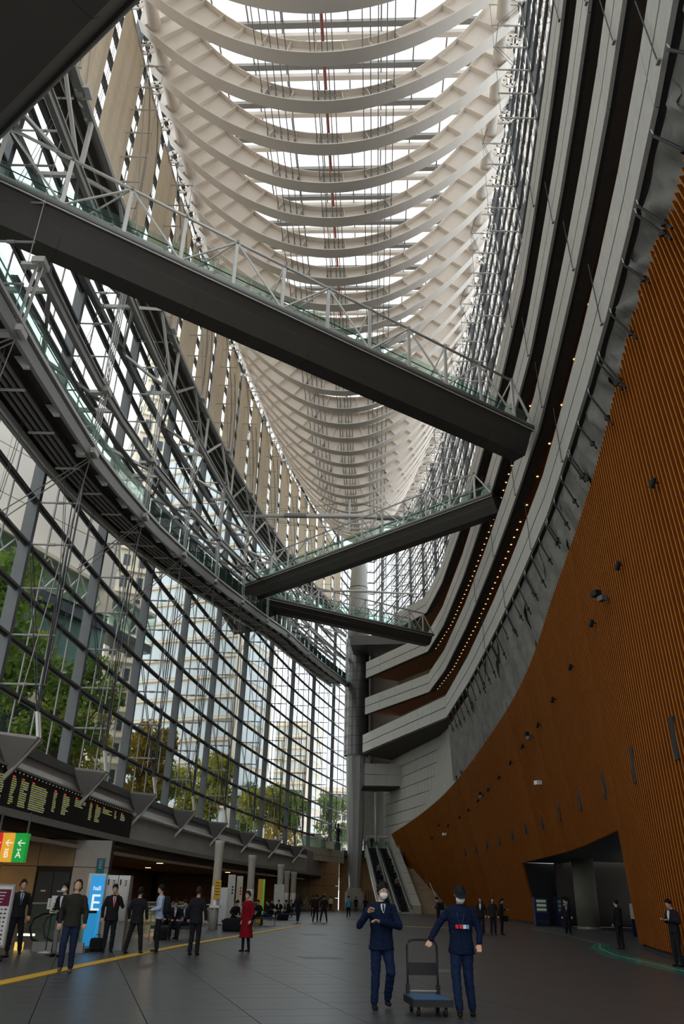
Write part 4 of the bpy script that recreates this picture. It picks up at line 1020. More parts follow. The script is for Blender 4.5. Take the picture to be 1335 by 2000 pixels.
# ------------------------------------------------------------------ ROUND POSTS along the concourse
for k, (x, y, h, r, lb) in enumerate(((-5.78,43,4.0,.21,'nearest of the pale round posts, with a yellow notice and a small shelf'),
    (-5.5,58,4.0,.24,'second pale round post, behind the seated people'),(-4.55,75,4.05,.27,'third pale round post along the seats'),
    (-4.9,92,4.0,.28,'fourth pale round post, slightly back and hidden'),(-4.3,95,4.0,.3,'farthest pale round post before the mezzanine'))):
    root = thing('round_post', lb, 'post', (x,y,0))
    mb = MB(); mb.lathe(x,y,[(r*1.02,0),(r,.02),(r,h-.9),(r*1.15,h-.2),(r*1.15,h)],18); mb.build('shaft', M['concrete'], root, True)
    mb = MB(); mb.lathe(x,y,[(r*1.05,0),(r*1.05,1.9)],18); mb.build('base_sleeve', M['lightsteel'], root, True)
    if k in (0, 2):
        mb = MB(); mb.box(x+.1,y-r*1.15,1.75,.34,.05,.85); o = mb.build('notice', M['yellow'], root)
        for j in range(5): mb = MB(); mb.box(x+.1,y-r*1.15-.03,2.05-.13*j,.22,.01,.03); mb.build('notice_text', M['black'], root)
    if k == 0: mb = MB(); mb.box(x+.05,y-.3,1.0,.5,.3,.12); mb.build('shelf', M['lightsteel'], root)
# ------------------------------------------------------------------ OUTSIDE: buildings, bridge reflection, trees
M['ext_cream'] = mat('cream_facade', (.80,.72,.58), .8, 0, .06, .3)
M['ext_blue'] = mat('blue_grey_glazing', (.30,.42,.50), .15, .1, .12, .4)
M['ext_dark'] = mat('dark_window', (.06,.075,.09), .15, 0, .2, .5)
M['ext_pale'] = mat('pale_blue_glazing', (.66,.75,.78), .3, 0, .12, .25)
M['ext_pink'] = mat('pale_pink_facade', (.82,.76,.70), .8, 0, .06, .2)
M['ext_grey'] = mat('grey_facade', (.40,.39,.37), .8, 0, .08, .3)
M['ext_green'] = mat('green_glazing', (.20,.33,.30), .12, .1, .25, .5)
def facade(name, label, x0, y0, x1, y1, depth, z0, z1, cols, rows, wall, win, fw=.62, fh=.55, sides=True):
    """front face runs from (x0,y0) to (x1,y1); windows are parts set on it"""
    a, b = Vector((x0,y0,0)), Vector((x1,y1,0)); d = (b-a).normalized(); L = (b-a).length; n = Vector((d.y,-d.x,0))
    if n.dot(Vector(((x0+x1)/2,(y0+y1)/2,0))) > 0: n = -n
    root = thing(name, label, 'building', ((x0+x1)/2,(y0+y1)/2,z0))
    mb = MB(); U = Vector((0,0,1)); c = -n*depth
    P = [a,b,b+c,a+c]; mb.hexa([p+U*z0 for p in P]+[p+U*z1 for p in P]); mb.build('walls', M[wall], root)
    cw_, rh = L/cols, (z1-z0)/rows
    for i in range(cols):
        for j in range(rows):
            p = a+d*(cw_*(i+.5)) + n*.06; z = z0+rh*(j+.5); mb = MB()
            mb.beam(p-d*cw_*fw/2+U*z, p+d*cw_*fw/2+U*z, .16, rh*fh); mb.build('window', M[win], root)
    for j in range(rows+1):
        mb = MB(); z = z0+rh*j; mb.beam(a+n*.25+U*z, b+n*.25+U*z, .5, .22); mb.build('floor_band', M[wall], root)
    for (s, q) in ((a, -d), (b, d)):
        for j in range(rows):
            p = s + c*.5 + q*.06; mb = MB(); z = z0+rh*(j+.5); mb.beam(p-n*depth*.3+U*z, p+n*depth*.3+U*z, .16, rh*fh, U); mb.build('window', M[win], root)
    mb = MB(); t = [p+U*z1 for p in P]; mb.hexa([p for p in t]+[p+U*1.2 for p in t]); mb.build('parapet', M[wall], root)
    return root
facade('apartment_tower', 'slender cream tower with small dark windows behind the glass wall', -34.2,111,-29.9,113,9,7,92,2,24,'ext_cream','ext_dark',.42,.5)
facade('office_building', 'wide office block with pale blue glass and cream bands behind the glass wall', -36.8,141,-17.9,134,16,7,86,9,22,'ext_cream','ext_pale',.97,.74)
facade('office_building', 'mid-height beige office block far off beyond the trees', -16.4,215,-7.6,213,16,7,43,9,12,'ext_cream','ext_pale',.6,.5)
facade('office_building', 'low pale block on the horizon beside the big column', -12,260,6,262,14,7,32,10,8,'ext_cream','ext_dark',.6,.45)
facade('office_building', 'grey tower standing far behind the cream tower', -75,190,-55,196,20,7,88,7,22,'ext_grey','ext_blue',.7,.6)
# neighbouring hall: big pale curved volume, dark glazed belt and a bridge reflection modelled as an object
root = thing('neighbour_hall', 'large pale hall building with a dark glazed belt close beyond the glass wall', 'building', (-38,60,7))
F0, F1 = Vector((-42,58,0)), Vector((-26.5,85,0)); nf = 9; dF = (F1-F0)/nf; nF = Vector((dF.y,-dF.x,0)).normalized()
for k in range(nf):
    p, q = F0+dF*(k+.01), F0+dF*(k+.99)
    for z0, z1, m, nm, ex in ((7,18,'ext_dark','ground_glazing',-.6),(18.1,22,'ext_cream','stone_band',.9-.25*abs(k-4)),(22.1,29.4,'ext_green','glazed_belt',-.3),(29.5,32.4,'ext_cream','stone_band',.1),(32.5,37.6,'ext_pink','wall_panel',0),(37.7,42.8,'ext_pink','wall_panel',0),(42.9,48,'ext_pink','wall_panel',0)):
        mb = MB(); mb.beam(p+nF*ex+Vector((0,0,(z0+z1)/2)), q+nF*ex+Vector((0,0,(z0+z1)/2)), 1.0, z1-z0); mb.build(nm, M[m], root)
mb = MB(); P = [F0-nF*.6, F1-nF*.6, F1-nF*22, F0-nF*22]; mb.hexa([p+Vector((0,0,7)) for p in P]+[p+Vector((0,0,47.8)) for p in P]); mb.build('building_mass', M['ext_grey'], root)
lk = thing('reflected_bridge', 'green-tinted bridge with crossed braces standing in for a reflection in the glass wall', 'bridge', (-31,78,30))
A_, B_ = Vector((-37,60,0)), Vector((-24.5,94,0)); n = 14; zb_ = 29.2
mb = MB(); mb.beam(A_+Vector((0,0,zb_-.9)), B_+Vector((0,0,zb_-.9)), 3.0, 1.0); mb.build('floor_beam', M['ext_dark'], lk)
mb = MB(); mb.beam(A_+Vector((0,0,zb_+3.4)), B_+Vector((0,0,zb_+3.4)), 3.4, .4); mb.build('roof', M['ext_cream'], lk)
for k in range(n):
    p, q = A_.lerp(B_, k/n), A_.lerp(B_, (k+.96)/n)
    for s in (-1.4, 1.5):
        e = Vector((s,0,zb_)); f = Vector((s+.04,0,zb_)); u = Vector((0,0,3.1)); mb = MB(); mb.hexa([p+e,q+e,q+f,p+f,p+e+u,q+e+u,q+f+u,p+f+u]); mb.build('glass_panel', M['green'], lk)
    mb = MB(); mb.tube(p+Vector((1.58,0,zb_)), q+Vector((1.58,0,zb_+3.1)), .08, n=5); mb.build('brace', M['lightsteel'], lk)
    mb = MB(); mb.tube(p+Vector((1.58,0,zb_+3.1)), q+Vector((1.58,0,zb_)), .08, n=5); mb.build('brace', M['lightsteel'], lk)

def leafmat(name, a, b, c):
    m = bpy.data.materials.new(name); m.use_nodes = True; nt = m.node_tree; N = nt.nodes; L = nt.links; bs = N['Principled BSDF']
    tc = N.new('ShaderNodeTexCoord'); ns = N.new('ShaderNodeTexNoise'); ns.inputs['Scale'].default_value = .55; ns.inputs['Detail'].default_value = 6
    r = N.new('ShaderNodeValToRGB'); r.color_ramp.elements[0].position = .35; r.color_ramp.elements[0].color = (*a,1); r.color_ramp.elements[1].position = .62; r.color_ramp.elements[1].color = (*b,1)
    e = r.color_ramp.elements.new(.74); e.color = (*c,1)
    L.new(tc.outputs['Object'], ns.inputs['Vector']); L.new(ns.outputs[0], r.inputs[0]); L.new(r.outputs[0], bs.inputs['Base Color']); bs.inputs['Roughness'].default_value = .7
    tr = N.new('ShaderNodeBsdfTranslucent'); L.new(r.outputs[0], tr.inputs[0]); mx = N.new('ShaderNodeMixShader'); mx.inputs[0].default_value = .4
    out = N['Material Output']; L.new(bs.outputs[0], mx.inputs[1]); L.new(tr.outputs[0], mx.inputs[2]); L.new(mx.outputs[0], out.inputs[0]); return m
LM = [leafmat('green_leaves', (.06,.13,.02),(.22,.33,.05),(.5,.5,.08)), leafmat('yellow_green_leaves', (.16,.19,.03),(.52,.50,.07),(.8,.58,.09)), leafmat('rust_leaves', (.18,.15,.03),(.5,.36,.05),(.75,.34,.07))]
bark = mat('tree_bark', (.10,.075,.05), .9, 0, .25, 4, .4, 12)
trunk_cache = {}
def leaf_mesh(seed, rx, rz, n):
    r = random.Random(seed); mb = MB(); blobs = []
    for k in range(16):
        th = r.uniform(0, 2*PI); q = r.random()**.5*.72; blobs.append((rx*q*math.cos(th), rx*q*math.sin(th), rz*r.uniform(-.75,.8), r.uniform(.28,.48)*rx))
    for i in range(n):
        bx, by_, bz, br = blobs[i % len(blobs)]; u = r.uniform(-1,1); th = r.uniform(0,2*PI); q = br*(.55+.5*r.random()); cu = math.sqrt(1-u*u)
        c = Vector((bx+q*cu*math.cos(th), by_+q*cu*math.sin(th), bz+q*u*.8)); s = r.uniform(.17,.33)
        a = Vector((r.gauss(0,1),r.gauss(0,1),r.gauss(0,1))).normalized()*s; b = a.cross(Vector((r.gauss(0,1),r.gauss(0,1),r.gauss(0,1)))).normalized()*s*.6
        mb.quad(c-a, c-b, c+a, c+b)
    return mb, blobs
def tree(k, x, y, h, rx, lm, label):
    root = thing('tree', label, 'tree', (x,y,7.1), 'trees on the plaza outside'); local(root)
    hc = h*.6; mb, blobs = leaf_mesh(k*13+5, rx, h*.36, 3600)
    mb.v = [(a, b, c+hc) for a, b, c in mb.v]; mb.build('foliage', LM[lm], root)
    mb = MB(); mb.path([(0,0,-.2),(.1,.05,h*.2),(-.05,.1,h*.42),(.05,0,h*.6)], [.26,.2,.15,.08], 8); mb.build('trunk', bark, root, True)
    for bx, by_, bz, br in blobs[:9]:
        mb = MB(); mb.path([(0,0,h*.3),(bx*.5,by_*.5,(h*.3+hc+bz)/2+.3),(bx,by_,hc+bz)], [.11,.07,.025], 5); mb.build('branch', bark, root)
TREES = [(-27,36,17,5.4,0,'dark green tree closest to the camera outside the glass wall'),(-23.5,47,16.5,5.2,0,'dense green tree outside, second along the glass wall'),(-26,57,17,5.4,0,'green tree outside, just past the second bracket'),
 (-23,67,14,4.8,0,'yellowing tree outside below the cream tower'),(-26,78,13,4.6,1,'tall yellow-green tree in front of the cream tower foot'),(-19.5,82,10.5,3.6,2,'rust-tinged tree outside close to the glass wall'),
 (-22,95,11.5,4.0,0,'green tree in front of the wide office block'),(-15.5,103,11,3.6,1,'yellow-leaved tree under the right part of the office block'),(-20,116,12,4,1,'yellow-green tree behind the others below the office block'),
 (-11,125,11,3.8,1,'bright yellow-green tree past the office block'),(-15,140,12.5,4.2,0,'green tree in front of the far beige block'),(-6.5,140,11.5,3.6,0,'green tree left of the mezzanine statue'),
 (-9,158,12.5,4.4,2,'orange-tinged tree far off behind the mezzanine booth'),(0,152,12,4,0,'green tree right behind the statue'),(-17,172,12,4.6,1,'distant yellow tree under the beige block'),(-34,90,13,5,0,'green tree behind, beside the dark glazed belt')]
for k, (x, y, h, rx, lm, lb) in enumerate(TREES): tree(k, x, y, h, rx, lm, lb)
# ------------------------------------------------------------------ text helper
TMP = bpy.data.scenes.new('text_scratch')
def text_mesh(s, size, depth=.004):
    cu = bpy.data.curves.new('t', 'FONT'); cu.body = s; cu.size = size; cu.extrude = depth; cu.align_x = 'CENTER'; cu.align_y = 'CENTER'; cu.resolution_u = 3
    ob = bpy.data.objects.new('t', cu); TMP.collection.objects.link(ob)
    vl = TMP.view_layers[0]; vl.update(); dg = vl.depsgraph
    me = bpy.data.meshes.new_from_object(ob.evaluated_get(dg)); bpy.data.objects.remove(ob); return me
def text(s, size, loc, right, up, m, parent, name='lettering'):
    """flat lettering whose reading direction is RIGHT and whose tops point to UP"""
    me = text_mesh(s, size); r = Vector(right).normalized(); u = Vector(up).normalized(); n = r.cross(u)
    o = ORG[parent.name]
    for v in me.vertices: v.co = Vector(loc) - o + r*v.co.x + u*v.co.y + n*v.co.z
    me.materials.clear(); me.materials.append(m); ob = bpy.data.objects.new(name, me); COL.objects.link(ob); ob.parent = parent; return ob
RX, UZ = Vector((1,0,0)), Vector((0,0,1))
M['sign_blue'] = emis('backlit_blue', (.02,.27,.62), .75); M['sign_white'] = emis('backlit_white', (.8,.85,.78), .8)
M['sign_red'] = emis('backlit_red', (.62,.02,.015), .75); M['sign_yellow'] = emis('backlit_yellow', (.72,.36,.03), .8); M['sign_green'] = emis('backlit_green', (.01,.30,.04), .75)
M['tealsign'] = mat('teal_sign', (.03,.22,.27), .4); M['cab'] = mat('cabinet_metal', (.42,.43,.42), .35, .5, .05, 2)
M['paper'] = mat('white_paper', (.6,.6,.57), .7); M['maroon'] = mat('maroon_print', (.13,.01,.04), .6); M['ink'] = mat('black_ink', (.02,.02,.02), .6)
# hall E pylon: a row of three slim upright cabinets
root = thing('sign_pylon', 'tall blue backlit sign pylon reading hall E in a pale metal casing', 'sign', (-7.0,26,0))
mb = MB(); mb.box(-7.04,26.0,1.0,.52,.42,2.0); mb.build('casing', M['cab'], root)
mb = MB(); mb.box(-7.0,25.775,1.0,.40,.02,1.9); mb.build('light_panel', M['sign_blue'], root)
text('hall', .17, (-6.99,25.755,1.60), RX, UZ, M['sign_white'], root); text('E', .62, (-6.99,25.755,1.2), RX, UZ, M['sign_white'], root)
for k, lb in ((0,'grey upright cabinet with small lettering next to the blue sign pylon'),(1,'second grey upright cabinet, at the far side of the first')):
    x = -6.62+.36*k; root = thing('information_cabinet', lb, 'cabinet', (x,26.15,0))
    mb = MB(); mb.box(x,26.15,.985,.34,.4,1.97); mb.build('casing', M['cab'], root)
    mb = MB(); mb.box(x,25.94,1.3,.27,.02,1.1); pn_ = mb.build('panel', M['fascia'], root)
    mb = MB(); mb.box(x-.1,25.92,1.78,.035,.02,.16); mb.build('handle', M['ink'], pn_)
    for j in range(3): mb = MB(); mb.box(x+.06,25.925,1.82-.06*j,.06,.01,.025); mb.build('lettering', M['ink'], pn_)
# hanging colour sign
root = thing('hanging_sign', 'backlit hanging direction sign in red, yellow and green with arrows and hall letters', 'sign', (-11.9,30,2.8))
zc_ = 2.8
for k, (m, ch, x) in enumerate((('sign_red','C',-11.9),('sign_yellow','B',-11.47),('sign_green','A',-11.04))):
    mb = MB(); mb.box(x,30,zc_,.42,.28,.86); mb.build('colour_panel', M[m], root)
    mb = MB(); mb.box(x,30,zc_+.47,.42,.36,.08); mb.build('top_lip', M[m], root)
    text('\u2190', .36, (x+.05,29.85,zc_+.18), RX, UZ, M['sign_white'], root); text('hall', .1, (x,29.85,zc_-.03), RX, UZ, M['sign_white'], root); text(ch, .3, (x,29.85,zc_-.2), RX, UZ, M['sign_white'], root)
mb = MB(); mb.box(-12.3,30,zc_,1.9,.2,.8)
mb = MB(); mb.tube((-11.9,30,zc_+.5),(-11.9,30,4.0),.04,n=6); mb.tube((-10.9,30,zc_+.5),(-10.9,30,4.0),.04,n=6); mb.build('hanger', M['darksteel'], root)
# stone pier with lifts and the small blue E sign
pier = thing('lift_block', 'pale stone block with two dark lift doors and a blue letter sign', 'wall block', (-14.5,45,0))
mb = MB(); mb.box(-14.6,45.4,2.0,5.6,.6,4.0); mb.build('core', M['joint'], pier)
for i in range(3):
    for j in range(3):
        if i == 1 and j < 2: continue
        mb = MB(); mb.box(-16.45+1.87*i,45.05,.66+1.33*j,1.84,.12,1.3); mb.build('stone_slab', M['fascia' if i == 2 else 'warmstone'], pier)
for q in (-.42,.42):
    mb = MB(); mb.box(-14.58+q,45.1,1.2,.8,.08,2.4); ld_ = mb.build('lift_door', M['ext_dark'], pier)
    mb = MB(); mb.box(-14.58+q,45.04,1.5,.25,.02,.08); mb.build('door_plate', M['lightsteel'], ld_)
root = thing('wall_sign', 'small upright blue sign with the letter E on the pale stone block', 'sign', (-12.2,44.9,2.6))
mb = MB(); mb.box(-12.2,44.95,2.6,.42,.06,1.0); mb.build('plate', M['tealsign'], root); text('E', .42, (-12.18,44.9,2.75), RX, UZ, M['paper'], root); text('hall', .14, (-12.2,44.9,3.0), RX, UZ, M['paper'], root)
root = thing('wall_sign', 'tiny square blue sign right of the dark lift doors', 'sign', (-13.2,44.9,1.8))
mb = MB(); mb.box(-13.25,44.95,1.75,.36,.05,.42); mb.build('plate', M['tealsign'], root); text('E', .2, (-13.25,44.9,1.78), RX, UZ, M['paper'], root)
# poster stand on the extreme left
root = thing('poster_stand', 'white poster stand on casters with maroon and black print, cut by the picture edge', 'stand', (-8.0,21.2,0))
e = Vector((.985,-.17,0)); c = Vector((-8.05,21.2,0))
def slab(c, w, h, t, m, nm, r, e=e): 
    mb = MB(); mb.beam(c-e*w/2, c+e*w/2, t, h); return mb.build(nm, m, r)
slab(c+UZ*.95, .66, 1.35, .04, M['cab'], 'frame', root); slab(c+UZ*.95+Vector((-.005,-.03,0)), .58, 1.26, .02, M['paper'], 'poster', root)
slab(c+UZ*1.33+Vector((-.005,-.045,0)), .52, .36, .01, M['maroon'], 'print_block', root)
rr = random.Random(2)
for j in range(9):
    for q in range(5): slab(c+UZ*(1.08-.09*j)+e*(-.2+.1*q)+Vector((-.005,-.045,0)), rr.uniform(.03,.07), .028, .01, M['ink'], 'print_mark', root)
for j in range(4): slab(c+UZ*(1.44-.07*j)+Vector((-.008,-.055,0)), .3-.05*j, .02, .01, M['paper'], 'print_line', root)
slab(c+UZ*.2, .1, .3, .05, M['black'], 'leg', root); slab(c+UZ*.09, .8, .05, .3, M['black'], 'foot', root)
for q in (-.35,.35):
    mb = MB(); mb.tube(c+e*q+Vector((0,-.16,.04)), c+e*q+Vector((.03,-.16,.04)), .04, n=8); mb.build('caster', M['black'], root)
# notice stand
root = thing('notice_stand', 'thin black stand holding a framed white notice beside the escalator', 'stand', (-7.72,24.2,0))
mb = MB(); mb.lathe(-7.72,24.2,[(.19,0),(.18,.02),(.02,.035),(.02,.05)],18); mb.build('base', M['lightsteel'], root)
mb = MB(); mb.tube((-7.72,24.2,.03),(-7.72,24.2,1.05),.015,n=6); mb.build('pole', M['black'], root)
mb = MB(); mb.box(-7.72,24.2,1.18,.34,.02,.3); mb.build('frame', M['black'], root); mb = MB(); mb.box(-7.72,24.185,1.18,.31,.01,.27); mb.build('notice', M['paper'], root)
for j in range(4): mb = MB(); mb.box(-7.72,24.178,1.27-.05*j,.2,.004,.018); mb.build('text_line', M['ink'], root)
root = thing('notice_board', 'white notice board with red heading behind the thin black stand', 'board', (-6.95,23.6,0))
mb = MB(); mb.box(-7.28,23.3,1.18,.42,.02,.42); mb.build('board', M['paper'], root); mb = MB(); mb.box(-7.28,23.285,1.3,.2,.005,.05); mb.build('heading', M['red'], root)
for j in range(5): mb = MB(); mb.box(-7.28,23.285,1.2-.05*j,.3,.004,.012); mb.build('text_line', M['ink'], root)
mb = MB(); mb.tube((-7.28,23.32,.0),(-7.28,23.32,1.0),.014,n=6); mb.lathe(-7.28,23.32,[(.16,0),(.15,.02)],14); mb.build('stand', M['black'], root)
# escalator end going down to the lower floor
root = thing('escalator', 'short glass-sided escalator head with a black looped handrail next to the notice stand', 'escalator', (-8.6,25,0))
for q, yq in ((0,24.6),(1,25.7)):
    L_ = [(-7.55-.0,yq,.28),(-7.72,yq,.75),(-8.0,yq,.93),(-8.6,yq+.2,.95),(-10.2,yq+.9,.95)]
    lp = [(-8.15,yq,.12),(-8.32,yq,.35),(-8.36,yq,.62),(-8.26,yq,.86),(-8.0,yq,.95),(-7.2,yq+.1,.96),(-5.6,yq+.4,.9)]
    lp = [(-7.9,yq,.14),(-8.28,yq,.3),(-8.38,yq,.58),(-8.3,yq,.82),(-8.05,yq,.94),(-7.4,yq,.97),(-6.9,yq+.05,.98)]
    mb = MB(); mb.path(lp, .035, 8); mb.build('handrail', M['black'], root, True)
    mb = MB(); mb.add([Vector(p)+Vector((.03,0,-.03)) for p in lp]+[Vector((-6.9,yq+.05,.1)), Vector((-7.8,yq,.1))],[tuple(range(len(lp)+2))]); mb.build('glass_side', M['green'], root)
mb = MB(); mb.box(-7.5,25.2,.05,1.5,1.3,.1); mb.build('floor_plate', M['darksteel'], root)
mb = MB(); mb.box(-7.5,24.55,.12,1.4,.1,.24); mb.build('skirt', M['steel'], root)
root = thing('light_strip', 'glowing yellow and white light strips at the foot of the escalator beside the poster stand', 'light', (-9,25,0))
M['strip_w'] = emis('white_strip_light', (1,.85,.6), 2.2); M['strip_y'] = emis('yellow_panel_light', (.9,.55,.12), 1.0)
mb = MB(); mb.box(-8.9,25.9,.34,.5,.05,.06); mb.build('tube_light', M['strip_w'], root); mb = MB(); mb.box(-8.7,24.9,.1,.22,.1,.2); mb.build('yellow_panel', M['strip_y'], root)
# glass railings round the stair wells, in bays
RAIL = [(-8.2,28.0),(-7.6,31.0),(-6.9,36.5),(-6.6,42),(-6.7,48),(-6.7,56),(-6.4,66),(-6.2,78)]
root = thing('glass_railing', 'low glass railing with steel top rails running behind the standing and seated people', 'railing', (-7,45,0))
for a, b in zip(RAIL, RAIL[1:]):
    A_, B_ = Vector((*a,0)), Vector((*b,0)); n = max(1, round((B_-A_).length/1.8))
    for k in range(n):
        p, q = A_.lerp(B_,(k+.02)/n), A_.lerp(B_,(k+.98)/n); mb = MB(); mb.beam(p+UZ*.5, q+UZ*.5, .02, .8); mb.build('glass_panel', M['green'], root)
        mb = MB(); mb.beam(p, p+UZ*1.0, .05, .05); mb.build('post', M['steel'], root)
    mb = MB(); mb.tube(A_+UZ*1.02, B_+UZ*1.02, .035, n=7); mb.tube(A_+UZ*.78, B_+UZ*.78, .02, n=6); mb.build('top_rail', M['lightsteel'], root)
root = thing('glass_railing', 'second glass railing further back toward the warm stone wall, with orange reflections', 'railing', (-12,40,0))
A_, B_ = Vector((-13,34,0)), Vector((-10.5,62,0))
for k in range(14): p, q = A_.lerp(B_,(k+.02)/14), A_.lerp(B_,(k+.98)/14); mb = MB(); mb.beam(p+UZ*.5, q+UZ*.5, .02,.9); mb.build('glass_panel', M['green'], root)
mb = MB(); mb.tube(A_+UZ*1.0, B_+UZ*1.0, .04, n=7); mb.build('top_rail', M['lightsteel'], root)
# slim upright banner boards among the seats
for k, (x, y, w, h, m, lb) in enumerate(((-6.15,49,.5,1.9,'cab','short grey upright panel behind the seated group'),(-5.9,50.5,.42,2.6,'paper','tall white upright panel with small print behind the seated group'),(-5.5,51.2,.36,2.55,'cream','tall cream upright panel with a red mark behind the seated group'),
        (-4.35,53,.42,2.45,'yellow','tall yellow upright panel with green edge by the second round post'),(-4.3,70,.8,2.4,'paper','white upright panel near the third round post'),(-5.3,56,.5,1.0,'cab','low grey box panel on the floor behind the seats'))):
    root = thing('banner_stand', lb, 'banner stand', (x,y,0)); mb = MB(); mb.box(x,y,h/2,w,.12,h); mb.build('board', M[m], root)
    mb = MB(); mb.box(x,y,.03,w*1.2,.4,.06); mb.build('foot', M['darksteel'], root)
    if k in (1,2): 
        for j in range(3): mb = MB(); mb.box(x+.08,y-.07,h*.75-.16*j,.1,.01,.09); mb.build('print', M['ink' if k == 1 else 'red'], root)
    if k == 3: mb = MB(); mb.box(x+.15,y-.07,h/2,.06,.01,h*.96); mb.build('edge_stripe', M['sign_green'], root)
# benches (round-cornered dark seats)
for k, (x, y, w, lb) in enumerate(((-5.9,33.3,1.7,'dark low bench under the seated pair in front of the railing'),(-4.55,42.6,1.5,'dark low bench under the reading men'),(-3.9,50.8,1.4,'dark low bench behind the woman in red'),(-3.6,63.8,2.6,'dark low bench under the far seated row'))):
    root = thing('bench', lb, 'bench', (x,y,0)); mb = MB(); mb.box(x,y,.38,w,.6,.12); mb.build('seat', M['cushion'], root)
    for q in (-.4,.4): mb = MB(); mb.box(x+q*w,y,.16,.08,.5,.32); mb.build('leg', M['steel'], root)
# things in the dark doorway
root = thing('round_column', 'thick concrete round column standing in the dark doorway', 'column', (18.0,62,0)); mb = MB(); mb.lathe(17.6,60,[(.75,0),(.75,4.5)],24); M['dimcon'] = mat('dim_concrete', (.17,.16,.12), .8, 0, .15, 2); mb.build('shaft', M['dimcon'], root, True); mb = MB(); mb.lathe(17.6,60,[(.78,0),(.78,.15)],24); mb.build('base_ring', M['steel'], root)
for k, (x, lb) in enumerate(((17.0,'dark blue drinks machine with lit shelves in the doorway'),(18.6,'second dark vending machine, half behind the upright sign in the doorway'))):
    root = thing('vending_machine', lb, 'vending machine', (x-1.2,63.5+k,0)); X = x-1.4+.0*k
    M.setdefault('vend', mat('dark_blue_casing', (.006,.010,.045), .4)); M.setdefault('shelf', emis('lit_shelf', (.45,.5,.36), .10))
    mb = MB(); mb.box(X,65,.95,1.05,.8,1.9); mb.build('casing', M['vend'], root); mb = MB(); mb.box(X-.05,64.58,1.35,.8,.04,.9); vw_ = mb.build('window', M['ext_dark'], root)
    for j in range(3):
        mb = MB(); mb.box(X-.05,64.55,1.65-.28*j,.7,.03,.16); mb.build('lit_shelf', M['shelf'] if k == 0 else M['ext_green'], vw_)
    mb = MB(); mb.box(X,64.58,.3,.7,.03,.2); mb.build('pickup_flap', M['ink'], root)
root = thing('upright_sign', 'narrow upright sign with white characters before the concrete column in the doorway', 'sign', (15.6,57,0)); mb = MB(); mb.box(15.55,58,1.0,.5,.12,1.9); mb.build('board', M['black'], root)
for j in range(6): mb = MB(); mb.box(15.52,57.92,1.65-.24*j,.2,.02,.17); mb.build('character', M['paper'], root)
root = thing('wall_poster', 'pale torn-edged poster board at the near side of the dark doorway', 'poster', (16.6,48,1.2)); mb = MB(); mb.box(15.9,44.5,1.25,1.3,.05,.7); mb.build('board', M['cream'], root); mb = MB(); mb.box(15.9,44.5,.5,1.3,.05,.8); mb.build('lower_panel', M['vend'], root)
for x, y in ((19,50),(22,40)): pass

# lamps of the lower concourse (real fittings with small area lights under them)
k = 0
for (x, y) in ((-15,30),(-19,40),(-14,52),(-20,62),(-15,74),(-19,88),(-12,98),(-8,113.5),(-1.5,121.5)):
    z = 3.85 if y < 110 else 5.7
    root = thing('ceiling_lamp', 'round warm ceiling lamp of the lower concourse, the %s from the camera' % ordinal[k], 'lamp', (x,y,z), 'ceiling lamps of the lower concourse'); k += 1
    M.setdefault('lampglow', emis('warm_lamp_glow', (1,.6,.25), 6)); mb = MB(); mb.lathe(x,y,[(.28,z),(.3,z+.05)],14); mb.build('lens', M['lampglow'], root); mb = MB(); mb.lathe(x,y,[(.34,z+.02),(.36,z+.1)],14); mb.build('rim', M['steel'], root)
    ld = bpy.data.lights.new('lamp_light', 'AREA'); ld.shape = 'DISK'; ld.size = .55; ld.energy = 260; ld.color = (1,.62,.28); lo_ = bpy.data.objects.new('lamp_light', ld); lo_.location = (0,0,-.04); COL.objects.link(lo_); lo_.parent = root

# hand cart
root = thing('platform_cart', 'blue flat platform cart with a folding black tube handle pulled by the capped worker', 'cart', (1.5,13.5,0)); local(root)
ORG[root.name] = Vector((0,0,0)); root.location = (1.46,13.55,0); root.rotation_euler = (0,0,.1)
M['cartblue'] = mat('blue_cart_deck', (.03,.10,.22), .5, 0, .1, 5)
mb = MB(); mb.hexa([Vector(v) for v in ((-.27,-.36,.16),(.27,-.36,.16),(.27,.36,.16),(-.27,.36,.16),(-.28,-.37,.22),(.28,-.37,.22),(.28,.37,.22),(-.28,.37,.22))]); mb.build('deck', M['cartblue'], root)
mb = MB(); mb.box(0,-.375,.17,.56,.03,.09); mb.box(0,.375,.17,.56,.03,.09); mb.box(-.285,0,.17,.03,.76,.09); mb.box(.285,0,.17,.03,.76,.09); mb.build('bumper', M['black'], root)
mb = MB(); hp = [(-.235,.34,.2),(-.235,.36,.5),(-.235,.38,.86),(-.2,.385,.925),(-.14,.39,.945),(.14,.39,.945),(.2,.385,.925),(.235,.38,.86),(.235,.36,.5),(.235,.34,.2)]; mb.path(hp, .016, 8); mb.build('handle', M['black'], root, True)
mb = MB(); mb.box(0,.365,.55,.46,.02,.17); mb.build('handle_plate', M['black'], root)
mb = MB(); mb.tube((-.235,.342,.26),(.235,.342,.26),.01,n=6); mb.build('lock_bar', M['steel'], root)
for q in (-.235,.235): mb = MB(); mb.box(q,.35,.27,.05,.09,.14); mb.build('hinge', M['black'], root)
for q in (-.2,.2):
    for p in (-.27,.27):
        mb = MB(); mb.tube((q-.02,p,.06),(q+.02,p,.06),.06,n=14); mb.build('wheel', M['black'], root, True); mb = MB(); mb.box(q,p,.12,.06,.05,.09); mb.build('caster_fork', M['steel'], root)
